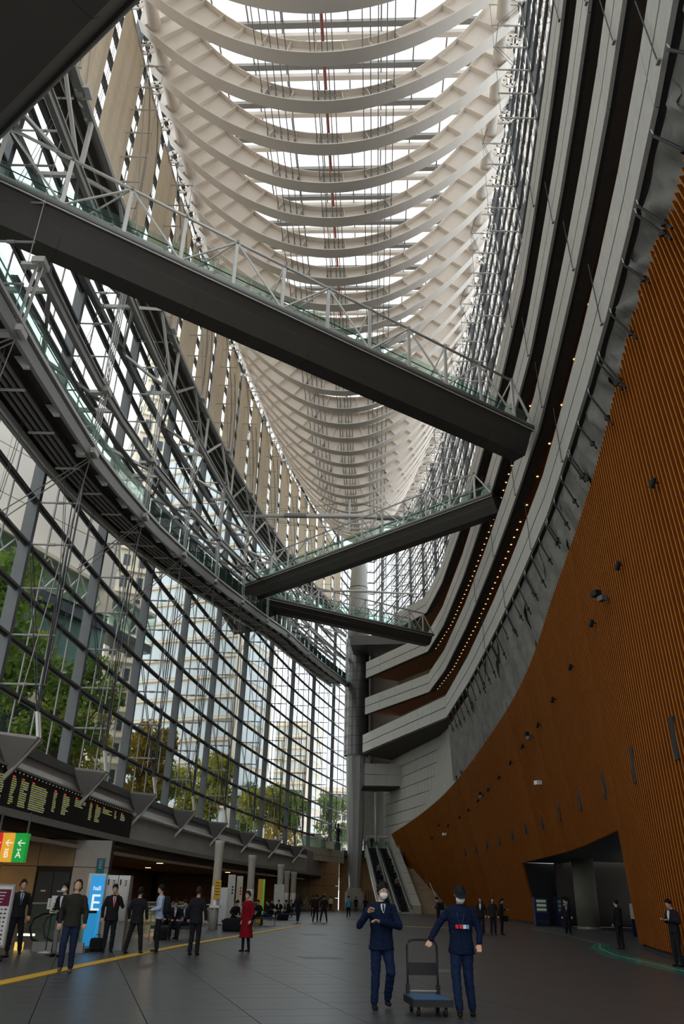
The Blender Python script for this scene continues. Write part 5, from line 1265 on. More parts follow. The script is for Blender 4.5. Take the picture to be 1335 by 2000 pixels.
# ------------------------------------------------------------------ PEOPLE
V3 = Vector
def fuse(mb, voxel, smooth_it=4, name='m'):
    me = bpy.data.meshes.new(name); me.from_pydata([tuple(v) for v in mb.v], [], mb.f)
    ob = bpy.data.objects.new('t', me); TMP.collection.objects.link(ob)
    r = ob.modifiers.new('r', 'REMESH'); r.mode = 'VOXEL'; r.voxel_size = voxel
    if smooth_it: s = ob.modifiers.new('s', 'SMOOTH'); s.iterations = smooth_it; s.factor = .5
    vl = TMP.view_layers[0]; vl.update(); dg = vl.depsgraph
    out = bpy.data.meshes.new_from_object(ob.evaluated_get(dg)); bpy.data.objects.remove(ob); bpy.data.meshes.remove(me)
    out.polygons.foreach_set('use_smooth', [True]*len(out.polygons)); return out
from mathutils import noise as _nz
def crease(me, near, sd):
    """cloth folds: push the surface in and out along its normals"""
    if not near: return me
    co = [(v.co.copy(), v.normal.copy()) for v in me.vertices]; out = []
    for c, nn in co:
        n1 = _nz.noise(V3((c.x*7+sd, c.y*7, c.z*17+c.x*9))); n2 = _nz.noise(V3((c.x*16, c.y*16+sd, c.z*30-c.x*14)))
        out.extend(c + nn*(.0085*n1 + .004*n2))
    me.vertices.foreach_set('co', out); me.update(); return me
def put(me, name, m, root, label=None):
    me.materials.clear(); me.materials.append(m); me.name = name; o = bpy.data.objects.new(name, me); COL.objects.link(o); o.parent = root
    if label: o['label'] = label
    ORG[o.name] = Vector((0,0,0)); return o
SKIN = mat('skin', (.50,.29,.19), .55, 0, .08, 8, .1, 60); HAIR = mat('black_hair', (.006,.005,.004), .7, 0, .3, 20, .3, 90, .2)
HAIRB = mat('brown_hair', (.03,.014,.008), .7, 0, .3, 20, .3, 90, .2); LIP = mat('lips', (.32,.12,.10), .5); EYEW = mat('eye_white', (.55,.53,.5), .3)
def cloth(n, c, r=.85): return mat(n, c, r, 0, .14, 5, .5, 22, .12)
C = dict(suit=cloth('black_suit_cloth',(.014,.014,.017)), navy=cloth('navy_suit_cloth',(.018,.022,.04)), work=cloth('dark_blue_work_cloth',(.004,.009,.028)), workt=cloth('blue_work_trouser_cloth',(.006,.014,.040)), white=cloth('white_shirt_cloth',(.55,.57,.60)),
    blueshirt=cloth('pale_blue_shirt_cloth',(.36,.45,.60)), red=cloth('red_coat_cloth',(.16,.004,.008)), jacket=cloth('dark_olive_jacket_cloth',(.022,.022,.018)), jeans=cloth('dark_jeans',(.012,.020,.045)),
    brown=cloth('brown_shoe_leather',(.12,.085,.06),.5), shoe=cloth('black_shoe_leather',(.01,.01,.01),.35), sky=cloth('light_blue_jacket_cloth',(.08,.27,.40)), mask=cloth('white_mask_cloth',(.66,.67,.66)),
    grey=cloth('grey_cloth',(.16,.165,.15)), tan=cloth('tan_bag',(.2,.15,.08)), tie=cloth('blue_tie_silk',(.02,.04,.14),.4), tights=cloth('black_tights',(.012,.011,.012)), badge=cloth('red_badge',(.5,.03,.05)), bag=cloth('black_bag_cloth',(.012,.013,.015)), orange=cloth('orange_shirt_cloth',(.45,.17,.03)))
STAND = dict(hip=.90, kL=(.10,-.02,.50), aL=(.11,.02,.085), kR=(-.10,-.02,.50), aR=(-.11,.02,.085), eL=(.27,.02,1.14), wL=(.27,-.06,.90), eR=(-.27,.02,1.14), wR=(-.27,-.06,.90), lean=0, head=(0,0))
def pose(**k): d = dict(STAND); d.update(k); return d
WALK = pose(kL=(.09,-.12,.52), aL=(.09,-.26,.10), kR=(-.09,-.03,.50), aR=(-.09,.26,.16), eL=(.26,.10,1.15), wL=(.27,.05,.92), eR=(-.26,-.04,1.14), wR=(-.26,-.18,.95))
WALK2 = pose(kL=(.09,.0,.50), aL=(.10,.06,.085), kR=(-.10,-.14,.52), aR=(-.09,-.12,.12), eL=(.26,-.02,1.14), wL=(.27,-.12,.92), eR=(-.26,.08,1.15), wR=(-.26,.04,.92))
APART = pose(kL=(.17,-.01,.49), aL=(.24,.02,.085), kR=(-.16,-.01,.49), aR=(-.22,.02,.085), hip=.87)
PHONE = pose(eL=(.25,.0,1.13), wL=(.12,-.24,1.18), eR=(-.25,.0,1.13), wR=(-.10,-.26,1.20), head=(.0,.45))
MOUTH = pose(eL=(.27,-.08,1.17), wL=(.07,-.20,1.47), eR=(-.27,.02,1.14), wR=(-.27,-.05,.88), head=(-.2,.15))
WATCH = pose(eR=(-.36,-.02,1.13), wR=(-.25,-.22,1.32), eL=(.27,-.10,1.13), wL=(-.10,-.30,1.20), kL=(.13,-.10,.50), aL=(.13,.17,.12), kR=(-.09,.0,.49), aR=(-.10,.05,.085), head=(.25,.2))
SIT = pose(hip=.50, kL=(.14,-.44,.50), aL=(.15,-.46,.085), kR=(-.14,-.44,.50), aR=(-.15,-.42,.085), eL=(.27,-.10,.80), wL=(.13,-.34,.66), eR=(-.27,-.10,.80), wR=(-.13,-.34,.66), lean=.16, head=(0,.45), sit=1)
SITX = pose(hip=.50, kL=(.10,-.44,.54), aL=(.02,-.78,.40), kR=(-.12,-.44,.50), aR=(-.13,-.46,.085), eL=(.27,-.10,.80), wL=(.10,-.36,.70), eR=(-.27,-.10,.80), wR=(-.10,-.36,.70), lean=.12, head=(.1,.35), sit=1)
POINT = pose(eL=(.30,-.16,1.42), wL=(.52,-.36,1.56), kL=(.12,-.02,.5), aL=(.2,.02,.085))
CALL = pose(eL=(.27,.02,1.14), wL=(.27,-.04,.88), eR=(-.30,-.12,1.26), wR=(-.15,-.13,1.53))
HOLD = pose(eL=(.26,-.02,1.14), wL=(.16,-.25,1.08), eR=(-.26,-.02,1.14), wR=(-.16,-.25,1.08))
CART = pose(eR=(-.36,.02,1.16), wR=(-.47,-.04,.975), eL=(.29,.0,1.13), wL=(.27,-.12,.94), kL=(.09,.0,.49), aL=(.13,.02,.085), kR=(-.10,-.10,.52), aR=(-.07,-.26,.10), lean=.03, head=(.1,.5))
def hand(mb, w, e, curl=.5, side=1, sc=1.0, fist=0.0, palm=None):
    """palm, four fingers of different lengths and a thumb, running on from the forearm"""
    w = V3(w); d = (w - V3(e)).normalized(); s = V3((side,0,0)); s = (s - d*s.dot(d)); s = s.normalized() if s.length > .1 else V3((0,1,0))
    if palm is not None: n = V3(palm); n = (n - d*n.dot(d)).normalized(); s = d.cross(n) * (1 if side > 0 else -1)
    else: n = s.cross(d); n = n if n.y > 0 else -n; n = -n if False else n
    c = w + d*.045*sc
    R = [[p for p in MBE.ring(w+d*t*sc, d, a*sc, 10, b*sc, s)] for t, a, b in ((0,.026,.02),(.03,.036,.017),(.07,.043,.016),(.09,.04,.014))]
    mb.rings(R)
    for k, (q, L) in enumerate(((-.031,.062),(-.011,.072),(.011,.068),(.031,.052))):
        p = w + d*.085*sc + s*q*sc; dirv = d.copy(); pts = [p]; a = curl*.5
        for j in range(3):
            dirv = (d*math.cos(a) - n*math.sin(a)).normalized(); p = p + dirv*(L*(.42,.33,.25)[j]*sc); pts.append(p); a += curl*.9 + fist
        mb.limb(pts, [.0098*sc,.009*sc,.0085*sc,.007*sc], 7)
    t0 = w + d*.03*sc - s*.03*sc; t1 = t0 - s*.022*sc + d*.028*sc - n*.012*sc; t2 = t1 + d*.03*sc - n*.012*sc + s*.004*sc
    mb.limb([t0,t1,t2], [.0125*sc,.0105*sc,.008*sc], 7)
MBE = MB()
def person(label, loc, face, h, P, top=('suit','jacket'), legs='suit', hair=HAIR, mask=False, cap=False, shirt=None, tie=None, coat=0, skirt=0, shoes='shoe', near=0, cat='person', bald=False, long_hair=False, group=None, handL={}, handR={}, lanyard=False, z=0.0):
    """face: direction the person looks, degrees (0 = towards the camera, -y; positive turns to +x)"""
    root = thing('person', label, cat, (loc[0], loc[1], z), group, math.radians(face)); local(root)
    s = h/1.72; root.scale = (s,s,s)
    vx = {2:.0095, 1:.015, 0:.022}[near]
    hip = P['hip']; sit = P.get('sit', 0); ln = P['lean']
    H = V3((0, .0, hip)); sh = V3((0, -ln, hip+.52)); nk = V3((0, -ln*1.15-.0, hip+.572)); 
    yw, pt = P['head']; Rm = Matrix.Rotation(yw, 3, 'Z') @ Matrix.Rotation(pt, 3, 'X')
    hb = nk + V3((0,-.015,.05)); hc = hb + Rm @ V3((0,-.018,.105))
    up = hip - .90
    def J(k):
        v = V3(P[k]); return v
    SL, SR = sh + V3((.185,.0,0)), sh + V3((-.185,.0,0))
    # ---- body: one skin surface
    b = MB()
    def trow(f, rx, ry, grow=0):
        c = H.lerp(sh, f); return [c + V3(((rx+grow)*math.cos(t), (ry+grow)*math.sin(t), 0)) for t in [2*PI*i/18 for i in range(18)]]
    TR = ((-.12,.155,.105),(0,.168,.115),(.25,.15,.105),(.5,.16,.112),(.78,.185,.12),(.95,.175,.105),(1.06,.11,.075),(1.12,.06,.06))
    b.rings([trow(f,rx,ry,-.012) for f,rx,ry in TR])
    b.limb([nk-V3((0,0,.06)), hb], [.056,.05], 12)
    b.ell(hc+Rm@V3((0,.008,.022)), .080,.098,.110, 16, 12, Rm); b.ell(hc+Rm@V3((0,-.024,-.047)), .060,.070,.070, 14, 9, Rm)
    b.ell(hc+Rm@V3((0,-.052,-.082)), .028,.026,.022, 10, 6, Rm)
    b.rings([[hc+Rm@V3((x,-.088-dy,z_)) for x,z_ in ((-w_,0+zz),(0,.012+zz),(w_,0+zz),(0,-.010+zz))] for w_, dy, zz in ((.008,-.006,.03),(.011,.006,.0),(.016,.016,-.02),(.012,.004,-.03))])
    for q in (-1,1): b.ell(hc+Rm@V3((q*.077,.012,.0)), .012,.022,.032, 8, 6, Rm); b.ell(hc+Rm@V3((q*.028,-.072,.026)), .02,.014,.008, 8, 5, Rm)
    SL = SL + V3((-.008,0,-.035)); SR = SR + V3((.008,0,-.035))
    b.limb([SL, J('eL'), J('wL')], [.05,.04,.027]); b.limb([SR, J('eR'), J('wR')], [.05,.04,.027])
    for k, a, q in (('kL','aL',.085),('kR','aR',-.085)): b.limb([H+V3((q,0,-.03)), J(k), J(a)], [.078,.052,.036] if not skirt else [.07,.045,.032])
    if near == 2:
        hand(b, J('wL'), J('eL'), side=1, **handL); hand(b, J('wR'), J('eR'), side=-1, **handR)
        put(fuse(b, .0068, 2), 'body', SKIN, root)
    else:
        me = fuse(b, vx*.85, 2); put(me, 'body', SKIN, root)
        hb_ = MB(); hand(hb_, J('wL'), J('eL'), side=1, **handL); hand(hb_, J('wR'), J('eR'), side=-1, **handR)
        # hands join the same body mesh
        import bmesh
        bm = bmesh.new(); bm.from_mesh(me); hm = bpy.data.meshes.new('h'); hm.from_pydata([tuple(v) for v in hb_.v], [], hb_.f); bm.from_mesh(hm); bm.to_mesh(me); bm.free(); bpy.data.meshes.remove(hm)
        me.polygons.foreach_set('use_smooth', [True]*len(me.polygons))
    # ---- clothes
    tm = C[top[0]]; g = .014 if coat < 1 else .024
    t = MB(); rows = [trow(f,rx,ry,g) for f,rx,ry in TR[1:-1]] + [trow(1.115,.058,.058,.012)]
    if not sit:
        ext = {0:-.10, 1:-.20, 2:-.95}[coat]; rows.insert(0, trow(ext*1.0, .178+(.05 if coat == 2 else 0), .13+(.05 if coat == 2 else 0), g))
        if coat == 2: rows.insert(1, trow(-.4, .18,.135,g))
    else: rows.insert(0, trow(-.08,.175,.13,g))
    t.rings(rows)
    for S_, e, w in ((SL,'eL','wL'),(SR,'eR','wR')):
        wv = J(e).lerp(J(w), .93); t.limb([nk+V3((0,0,-.075)), S_+V3((0,0,.012))], [.052,.052]); t.limb([S_, J(e), wv], [.064,.056,.046])
    t.ell(sh+V3((0,0,-.012)), .185,.095,.055, 16, 8)
    jk_ = put(crease(fuse(t, vx, 3), near, loc[0]), top[1], tm, root)
    lm = C[legs]; t = MB(); t.rings([trow(f,rx,ry,.006) for f,rx,ry in TR[:3]])
    for k, a, q in (('kL','aL',.085),('kR','aR',-.085)):
        A_ = J(k).lerp(J(a), .95)
        if skirt: t.limb([H+V3((q,0,-.03)), J(k), J(a)], [.095,.062,.046])
        else: t.limb([H+V3((q,0,-.03)), J(k), A_], [.098,.074,.060])
    put(fuse(t, vx, 3) if skirt else crease(fuse(t, vx, 3), near, loc[1]), 'trousers' if not skirt else 'tights', lm, root)
    for a, k in (('aL','kL'),('aR','kR')):
        p = J(a); f = V3((0,-1,0)); dz = p.z-.085; kn = J(k)-p
        if sit and p.z > .2: f = V3((0,-.8,.45))
        t = MB(); base = p + V3((0,0,-.05)); t.ell(base+f*.0+V3((0,0,.0)), .044,.052,.05, 12, 7); t.ell(base+f*.10+V3((0,0,-.008)), .043,.085,.034, 12, 7); t.tube(base+V3((0,0,.0)), base+V3((0,.0,.05)), .042,.044,10)
        t.v = [(x,y,max(z_, p.z-.085)) if not (sit and p.z > .2) else (x,y,z_) for x,y,z_ in t.v]
        if skirt: t.box(base.x, base.y+.03, base.z-.03, .03,.03,.05)
        put(fuse(t, .012 if near else .02, 2), 'shoe', C[shoes], root)
    # ---- hair, cap, face
    if cap:
        t = MB(); Rr = []
        for kk in range(8):
            a = PI/2*kk/7; Rr.append([hc+Rm@V3((.092*math.cos(a)*math.cos(u),.108*math.cos(a)*math.sin(u)+.008,.035+.10*math.sin(a))) for u in [2*PI*i/18 for i in range(18)]])
        t.rings(Rr); t.rings([[hc+Rm@V3((x,-.085-.075*(1-(x/.09)**2)*q,.042+zz-.018*q)) for x in (-.085,-.06,-.03,0,.03,.06,.085)]+[hc+Rm@V3((x,-.06,.042+zz)) for x in (.085,0,-.085)] for zz, q in ((0,1),(.01,1))]); m_ = MB(); m_.v=t.v; m_.f=t.f; m_.build('cap', C['bag'], root)
    if not bald:
        t = MB(); n_, r_ = 22, random.Random(int(abs(loc[0])*100)+3)
        Rr = []
        for kk in range(10):
            a = -0.75 + (PI/2+.75)*kk/9; row = []
            for i in range(n_):
                u = 2*PI*i/n_; front = max(0, -math.sin(u)); aa = a
                lo_lim = -.85 + 1.32*front**.55 if front > .25 else -.85 + .55*abs(math.cos(u))*.6
                aa = max(a, lo_lim); gr = 1.06 + .03*r_.random() if kk < 9 else 1.05
                row.append(hc + Rm@(V3((0,.011,.026)) + V3((.084*gr*math.cos(aa)*math.cos(u), .102*gr*math.cos(aa)*math.sin(u), .113*gr*math.sin(aa)))))
            Rr.append(row)
        t.rings(Rr)
        for q_ in range(0 if cap else (60 if near == 2 else 34 if near else 0)):
            u = r_.uniform(0, 2*PI); front = max(0, -math.sin(u)); a_ = r_.uniform(-.55 if front < .2 else .42, 1.35)
            ca, sa = math.cos(a_), math.sin(a_); p0 = V3((.082*ca*math.cos(u), .011+.100*ca*math.sin(u), .026+.112*sa)); o_ = V3((ca*math.cos(u), ca*math.sin(u), sa))
            tip = p0 + o_*.016 + V3((r_.uniform(-.016,.016), r_.uniform(-.016,.012), -.030 if a_ < .75 else r_.uniform(-.004,.014)))
            t.path([hc+Rm@(p0-o_*.01), hc+Rm@(p0*.5+tip*.5+o_*.006), hc+Rm@tip], [.016,.012,.005], 5)
        if long_hair:
            for q in (-.06,-.02,.02,.06): t.limb([hc+Rm@V3((q,.07,.0)), hc+Rm@V3((q*1.2,.09,-.12)), hc+V3((q*1.3,.10,-.24))], [.045,.042,.025], 8)
        if not cap: put(fuse(t, .008 if near == 2 else (.012 if near else .018), 0), 'hair', hair, root)
        else:
            t.v = [v for v in t.v]; put(fuse(t, .014, 1), 'hair', hair, root).scale = (1,1,1)
    if near:
        for q in (-1,1):
            t = MB(); t.ell(hc+Rm@V3((q*.029,-.0845,.020)), .0125,.006,.0055, 10, 6, Rm); ey_ = t.build('eye', EYEW, root); t = MB(); t.ell(hc+Rm@V3((q*.029,-.0895,.020)), .0055,.003,.0052, 8, 5, Rm); t.build('iris', C['shoe'], ey_)
            t = MB(); t.limb([hc+Rm@V3((q*.014,-.094,.042)), hc+Rm@V3((q*.030,-.092,.047)), hc+Rm@V3((q*.046,-.080,.042))], [.003,.0035,.002], 6); t.build('eyebrow', HAIR, root)
        if not mask: t = MB(); t.ell(hc+Rm@V3((0,-.086,-.052)), .021,.006,.006, 10, 6, Rm); t.build('mouth', LIP, root)
    if mask:
        t = MB(); Rr = []
        for kk in range(8):
            zz = .0 - .098*kk/7; w_ = (.045,.06,.066,.068,.066,.06,.05,.036)[kk]; dp = (.098,.108,.114,.115,.112,.106,.098,.086)[kk]
            Rr.append([hc+Rm@V3((w_*math.sin(a)*1.05, -dp*math.cos(a)**.55 if math.cos(a) > 0 else 0, zz)) for a in [(-1.35+2.7*i/12) for i in range(13)]])
        bI = len(t.v)
        for r__ in Rr: t.v += [tuple(p) for p in r__]
        for kk in range(7):
            for i in range(12): t.f.append((kk*13+i, kk*13+i+1, (kk+1)*13+i+1, (kk+1)*13+i))
        fm_ = t.build('face_mask', C['mask'], root, True)
        for q in (-1,1): t = MB(); t.path([hc+Rm@V3((q*.066,-.03,-.02)), hc+Rm@V3((q*.085,.0,.0)), hc+Rm@V3((q*.088,.02,.02))], .002, 4); t.build('mask_loop', C['mask'], fm_)
    if near and coat < 2 and top[0] in ('suit','navy','work'):
        fr = lambda x, q, o: H.lerp(sh, q) + V3((x, -(.128+g) - o + abs(x)**2*1.6 - (.006 if .2 < q < .85 else 0), 0))
        lo_ = -.05 if coat == 0 else -.12
        t = MB(); t.path([fr(0,q,.004) for q in (lo_,.1,.3,.48)], .0022, 4); t.build('front_seam', C['shoe'], jk_)
        if top[0] == 'work':
            for q in (-1,1):
                t = MB(); cc_ = fr(q*.085,.62,.006); t.box(cc_.x,cc_.y,cc_.z,.085,.008,.016); t.build('pocket_flap', tm, jk_)
                t = MB(); t.add([nk+V3((q*.015,-.088,-.06)), nk+V3((q*.075,-.075,-.075)), nk+V3((q*.072,-.04,-.005)), nk+V3((q*.045,-.075,-.01))],[(0,1,2,3)]); t.build('collar_flap', tm, jk_)
        else:
            for q in (-1,1):
                t = MB(); V_ = [fr(q*.012,.50,.008), fr(q*.055,.80,.010), fr(q*.085,.86,.006), fr(q*.075,.93,.004), fr(q*.052,1.0,-.004), fr(q*.036,.80,.010)]; t.add(V_, [(0,1,2,3,4,5)]); t.build('lapel', C['shoe'], jk_)
        for k_ in range(2): t = MB(); c_ = fr(.012,.34-.2*k_,.006); t.ell(c_, .007,.004,.007,8,4); t.build('button', C['shoe'], jk_)
    if shirt:
        # shirt front and collar in the opening of the jacket
        f = lambda x, q, o: H.lerp(sh, q) + V3((x, -(.135+g if q < .9 else .115+g) - o + abs(x)*.35, 0))
        t = MB(); L_ = [(.012,.50),(.03,.66),(.045,.82),(.05,.95),(.04,1.04)] if near < 2 else [(.006,.80),(.02,.86),(.032,.93),(.04,1.0),(.035,1.05)]
        V = [f(-x,q,.004) for x,q in L_] + [f(x,q,.004) for x,q in L_]; n_ = len(L_); t.add(V, [(i,i+1,n_+i+1,n_+i) for i in range(n_-1)]); t.build('shirt_front', C[shirt], root)
        t = MB(); t.rings([[nk+V3((r*math.cos(u), r*math.sin(u)*1.0-.004, zz)) for u in [2*PI*i/14 for i in range(14)]] for r, zz in ((.078,-.045),(.068,.0),(.066,.012))]); t.build('collar', C[shirt], root)
    if tie and near == 2:
        t = MB(); t.hexa([H.lerp(sh,.84)+V3((-.012,-.150-g,0)),H.lerp(sh,.84)+V3((.012,-.150-g,0)),H.lerp(sh,.84)+V3((.012,-.135-g,0)),H.lerp(sh,.84)+V3((-.012,-.135-g,0)),H.lerp(sh,1.04)+V3((-.012,-.128-g,0)),H.lerp(sh,1.04)+V3((.012,-.128-g,0)),H.lerp(sh,1.04)+V3((.012,-.11-g,0)),H.lerp(sh,1.04)+V3((-.012,-.11-g,0))]); t.build('tie', C[tie], root)
    elif tie:
        t = MB(); t.hexa([H.lerp(sh,.52)+V3((-.022,-.158-g,0)),H.lerp(sh,.52)+V3((.022,-.158-g,0)),H.lerp(sh,.52)+V3((.02,-.15-g,0)),H.lerp(sh,.52)+V3((-.02,-.15-g,0)),H.lerp(sh,1.03)+V3((-.014,-.13-g,0)),H.lerp(sh,1.03)+V3((.014,-.13-g,0)),H.lerp(sh,1.03)+V3((.012,-.11-g,0)),H.lerp(sh,1.03)+V3((-.012,-.11-g,0))]); t.build('tie', C[tie], root)
    if lanyard:
        for q in (-1,1): t = MB(); t.path([nk+V3((q*.06,-.06,-.03)), H.lerp(sh,.8)+V3((q*.05,-.16,0)), H.lerp(sh,.52)+V3((q*.01,-.165,0))], .005, 5); t.build('lanyard', C['tie'], root)
        for q, mn in ((-.06,'badge'),(.0,'badge'),(.055,'white'),(.1,'sky')): t = MB(); t.box(q, -.165-ln*.5, hip+.27, .045,.012,.055); t.build('name_badge', C[mn], jk_)
    if coat == 2:
        for k_ in range(4): t = MB(); t.ell(H.lerp(sh,.75-.28*k_)+V3((.0,-.15-.01*k_,0)), .012,.006,.012,8,4); t.build('button', C['shoe'], jk_)
    return root
def bagthing(label, name, cat, loc, size, m='bag', rz=0, strap=True, tilt=0.0):
    root = thing(name, label, cat, loc, None, rz); local(root); w, d, h = size; t = MB(); t.rings([[V3((w/2*math.copysign(abs(math.cos(u))**.5, math.cos(u))*k, d/2*math.copysign(abs(math.sin(u))**.5, math.sin(u))*k, zz)) for u in [2*PI*(i+.5)/16 for i in range(16)]] for k, zz in ((.88,0),(1,h*.12),(1,h*.8),(.86,h*.96),(.6,h))]); t.build('body', C[m], root, True)
    t = MB(); t.box(0,-d/2-.01,h*.35,w*.7,.04,h*.4); t.build('pocket', C[m], root)
    if strap: t = MB(); t.path([(-w*.2,0,h*.97),(-w*.15,0,h+.08),(w*.15,0,h+.08),(w*.2,0,h*.97)], .009, 6); t.build('handle', C[m], root)
    return root

W_ = person('masked worker in dark blue overalls touching his wrist as he walks', (.79,13.92), 8, 1.71, WATCH, ('work','work_jacket'), 'workt', mask=True, shirt='white', tie='shoe', near=2, coat=1, handL=dict(curl=.5), handR=dict(curl=.6))
person('capped worker in dark blue overalls with a white mask pulling the cart', (1.98,13.5), -6, 1.70, CART, ('work','work_jacket'), 'workt', mask=True, cap=True, near=2, coat=1, lanyard=True, handR=dict(curl=.95), handL=dict(curl=.45))
person('man in a dark jacket and scarf looking up while walking over the yellow strip', (-5.47,18.6), 12, 1.70, dict(WALK2, head=(-.15,-.5)), ('jacket','jacket'), 'jeans', shoes='brown', near=1)
person('man in a black suit with blue tie standing beside the poster stand', (-8.35,23.4), 28, 1.72, pose(aL=(.2,0,.085), kL=(.15,0,.49)), ('suit','suit_jacket'), 'suit', shirt='white', tie='tie', near=1)
person('masked man in black leaning behind the notice board', (-7.0,22.9), -20, 1.66, dict(HOLD, lean=.05), ('suit','jacket'), 'grey', mask=True, near=1, shirt='white')
person('man in a black suit with a lanyard holding his hand to his mouth', (-6.26,25.0), 22, 1.68, MOUTH, ('suit','suit_jacket'), 'suit', shirt='white', tie='badge', near=1, coat=1)
person('man in a black suit seen from behind with legs apart', (-5.46,24.7), 172, 1.64, APART, ('suit','suit_jacket'), 'suit', near=1, shirt='white', coat=1)
person('man in a pale blue shirt with a black backpack, in profile', (-5.02,25.6), -78, 1.70, HOLD, ('blueshirt','shirt'), 'suit', near=1)
person('balding man in a black coat seen from behind on the yellow strip', (-3.8,24.7), 168, 1.66, pose(eL=(.29,0,1.14), wL=(.3,-.12,.92)), ('suit','coat'), 'suit', hair=HAIRB, near=1, coat=1)
person('masked man in a dark suit facing the balding man', (-4.55,29.6), 10, 1.68, HOLD, ('suit','suit_jacket'), 'suit', mask=True, shirt='white', near=1)
person('woman in a long red coat and black boots walking across the hall', (-2.55,26.5), -38, 1.60, dict(WALK2, hip=.90, aR=(-.06,-.05,.10), aL=(.06,.10,.10), kL=(.06,.03,.5), kR=(-.06,-.06,.5)), ('red','coat'), 'tights', hair=HAIRB, coat=2, skirt=1, near=1)
# backpack on the man in the shirt, carried case
bagthing('black backpack worn by the man in the pale blue shirt', 'backpack', 'backpack', (-4.83,25.56,.98), (.30,.2,.46), 'bag', math.radians(102), False)
bagthing('dark briefcase standing by the man with his hand to his mouth', 'briefcase', 'briefcase', (-6.62,25.2,0), (.4,.14,.34), 'bag', .2)
bagthing('black travel bag on the floor beside the reading men', 'travel_bag', 'bag', (-4.6,41.2,0), (1.0,.4,.55), 'bag', .1)
bagthing('dark shoulder bag at the feet of the far seated row', 'shoulder_bag', 'bag', (-3.5,62.6,0), (.8,.35,.4), 'bag', .3)
bagthing('black document bag beside the seated man near the railing', 'document_bag', 'bag', (-6.2,32.2,0), (.5,.2,.4), 'bag', .1)
seats = [((-5.95,33.2),15,'seated man in a dark suit leaning over papers near the railing',('suit','suit_jacket'),'suit','white',SIT),
 ((-5.5,33.6),-30,'seated man behind, in jeans and a dark coat near the railing',('navy','coat'),'jeans','white',SITX),
 ((-6.35,34.2),5,'seated person with bowed dark head at the back of the railing group',('suit','jacket'),'suit',None,SIT),
 ((-4.75,42.5),40,'seated man in black reading a paper, first of the pair past the round post',('suit','coat'),'suit',None,SIT),
 ((-4.2,42.6),-25,'seated man in a white shirt bent over a book',('white','shirt'),'suit',None,SIT),
 ((-4.2,50.8),-30,'seated man with crossed legs half hidden by the red coat',('suit','coat'),'suit',None,SITX),
 ((-3.6,51.0),-60,'seated person with outstretched legs right of the red coat',('suit','jacket'),'jeans',None,SITX),
 ((-4.45,63.6),20,'seated man with crossed legs in the far row',('suit','coat'),'suit',None,SITX),
 ((-3.85,63.9),-10,'seated man holding a book in the far row',('suit','suit_jacket'),'suit','white',SIT),
 ((-3.2,64.2),-40,'seated person nearest the walking man in the far row',('suit','jacket'),'suit','white',SIT),
 ((-3.35,72.5),-10,'seated person past the third round post',('suit','jacket'),'suit','white',SIT)]
for (x,y), fc, lb, tp, lg, shr, po in seats: person(lb, (x,y), fc, 1.68, po, tp, lg, shirt=shr, near=1 if y < 45 else 0)
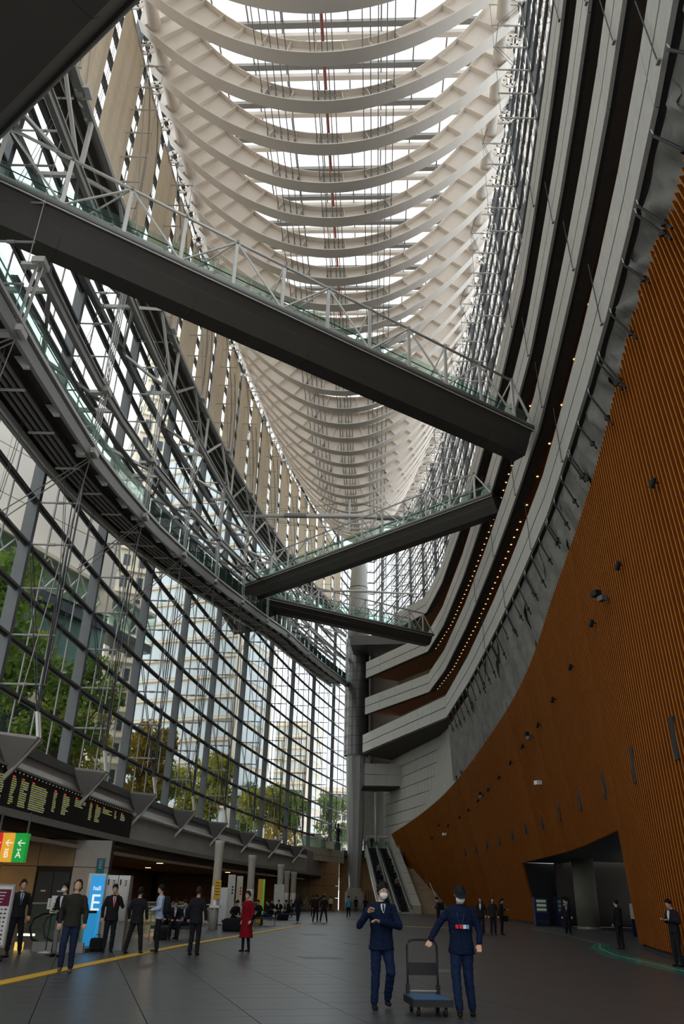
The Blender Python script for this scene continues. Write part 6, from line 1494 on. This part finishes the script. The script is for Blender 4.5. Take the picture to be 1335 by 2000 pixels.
far = [((-2.28,59.1),170,'long-haired walker in dark clothes and jeans at the end of the yellow strip',('suit','jacket'),'jeans',WALK,dict(long_hair=True,hair=HAIRB)),
 ((-1.75,79.7),160,'dark-dressed person standing behind the pointing pair',('navy','jacket'),'suit',STAND,{}),
 ((-1.1,60.6),175,'person in black with a raised pointing arm',('suit','jacket'),'suit',dict(POINT, wR=(-.5,-.3,1.72), eR=(-.32,-.15,1.5), wL=(.27,-.06,.9), eL=(.27,.02,1.14)),{}),
 ((-.55,60.4),185,'dark figure close beside the person with the raised arm',('suit','coat'),'suit',APART,dict(coat=1)),
 ((-3.05,104),0,'distant pale-clothed person in front of the back wall',('grey','jacket'),'grey',WALK,{}),
 ((-.18,112),180,'distant person in a white shirt with a blue backpack',('white','shirt'),'suit',WALK2,{}),
 ((1.43,75.1),185,'person in a light blue jacket walking away',('sky','jacket'),'suit',WALK,dict(hair=HAIR)),
 ((3.0,110),180,'small distant person in black right of the light blue jacket',('suit','jacket'),'suit',STAND,{}),
 ((3.75,98),175,'broad person in a black coat before the giant column',('suit','coat'),'suit',APART,dict(coat=1)),
 ((6.3,51.7),-95,'man in a suit with a backpack looking at his phone near the stairs',('suit','suit_jacket'),'suit',dict(PHONE, aL=(.1,.0,.085)),dict(shirt='white')),
 ((7.75,45.4),-20,'woman in a dark coat in the pair beside the timber wall',('suit','coat'),'suit',STAND,dict(long_hair=True,coat=1,shirt='white')),
 ((8.25,44.8),10,'second woman of the pair, in wide dark trousers beside the timber wall',('jacket','coat'),'suit',STAND,dict(long_hair=True,coat=1)),
 ((8.8,45.4),75,'woman in black reading a white phone, in profile by the timber wall',('suit','jacket'),'tights',PHONE,dict(long_hair=True)),
 ((13.1,48.7),-12,'man in a dark suit with a white shirt and tie before the dark doorway',('suit','suit_jacket'),'suit',STAND,dict(shirt='white',tie='tie')),
 ((13.9,51.5),8,'dim figure in blue holding a bottle behind the man in the doorway',('navy','jacket'),'jeans',HOLD,{}),
 ((11.1,33.9),-150,'man in black holding a phone to his ear in front of the doorway',('suit','coat'),'suit',CALL,dict(coat=1)),
 ((9.75,25.0),-70,'man in a suit cut by the picture edge holding a phone by the timber wall',('suit','suit_jacket'),'suit',PHONE,dict(shirt='white'))]
for (x,y), fc, lb, tp, lg, po, kw in far: person(lb, (x,y), fc, 1.68, po, tp, lg, **kw)
bagthing('black backpack on the man with the phone near the stairs', 'backpack', 'backpack', (6.55,51.8,1.0), (.3,.22,.44), 'bag', 1.5, False)
bagthing('black handbag on the arm of the woman with the white phone', 'handbag', 'bag', (9.05,45.6,.62), (.3,.16,.26), 'bag', .4)
t = MB(); t.box(9.12,45.3,1.17,.13,.08,.02); tag(t.build('phone', C['mask']), 'white phone in the hand of the woman in profile', 'phone')
# people riding the far escalators
esc = [(0,.12,'white'),(1,.2,'suit'),(1,.3,'grey'),(1,.4,'suit'),(1,.52,'navy'),(1,.63,'suit'),(0,.35,'suit'),(0,.5,'grey'),(0,.97,'suit')]
k = 0
for e, tt, cl in esc:
    A_, B_ = ((6.9,108.5),(5.5,122.5)) if e == 0 else ((9.0,108.5),(7.05,122.5))
    x, y = A_[0]+(B_[0]-A_[0])*tt, A_[1]+(B_[1]-A_[1])*tt
    person('tiny rider in %s on the %s far escalator, %s rider from its foot' % ({'white':'white','suit':'black','grey':'grey','navy':'navy'}[cl], 'left' if e == 0 else 'right', ordinal[[q for q in esc if q[0] == e].index((e,tt,cl))]), (x,y), 180 if e else 0, 1.66, STAND, (cl,'jacket'), 'suit', group='riders on the far escalators', z=8.1*tt+.12)
bpy.data.scenes.remove(TMP)
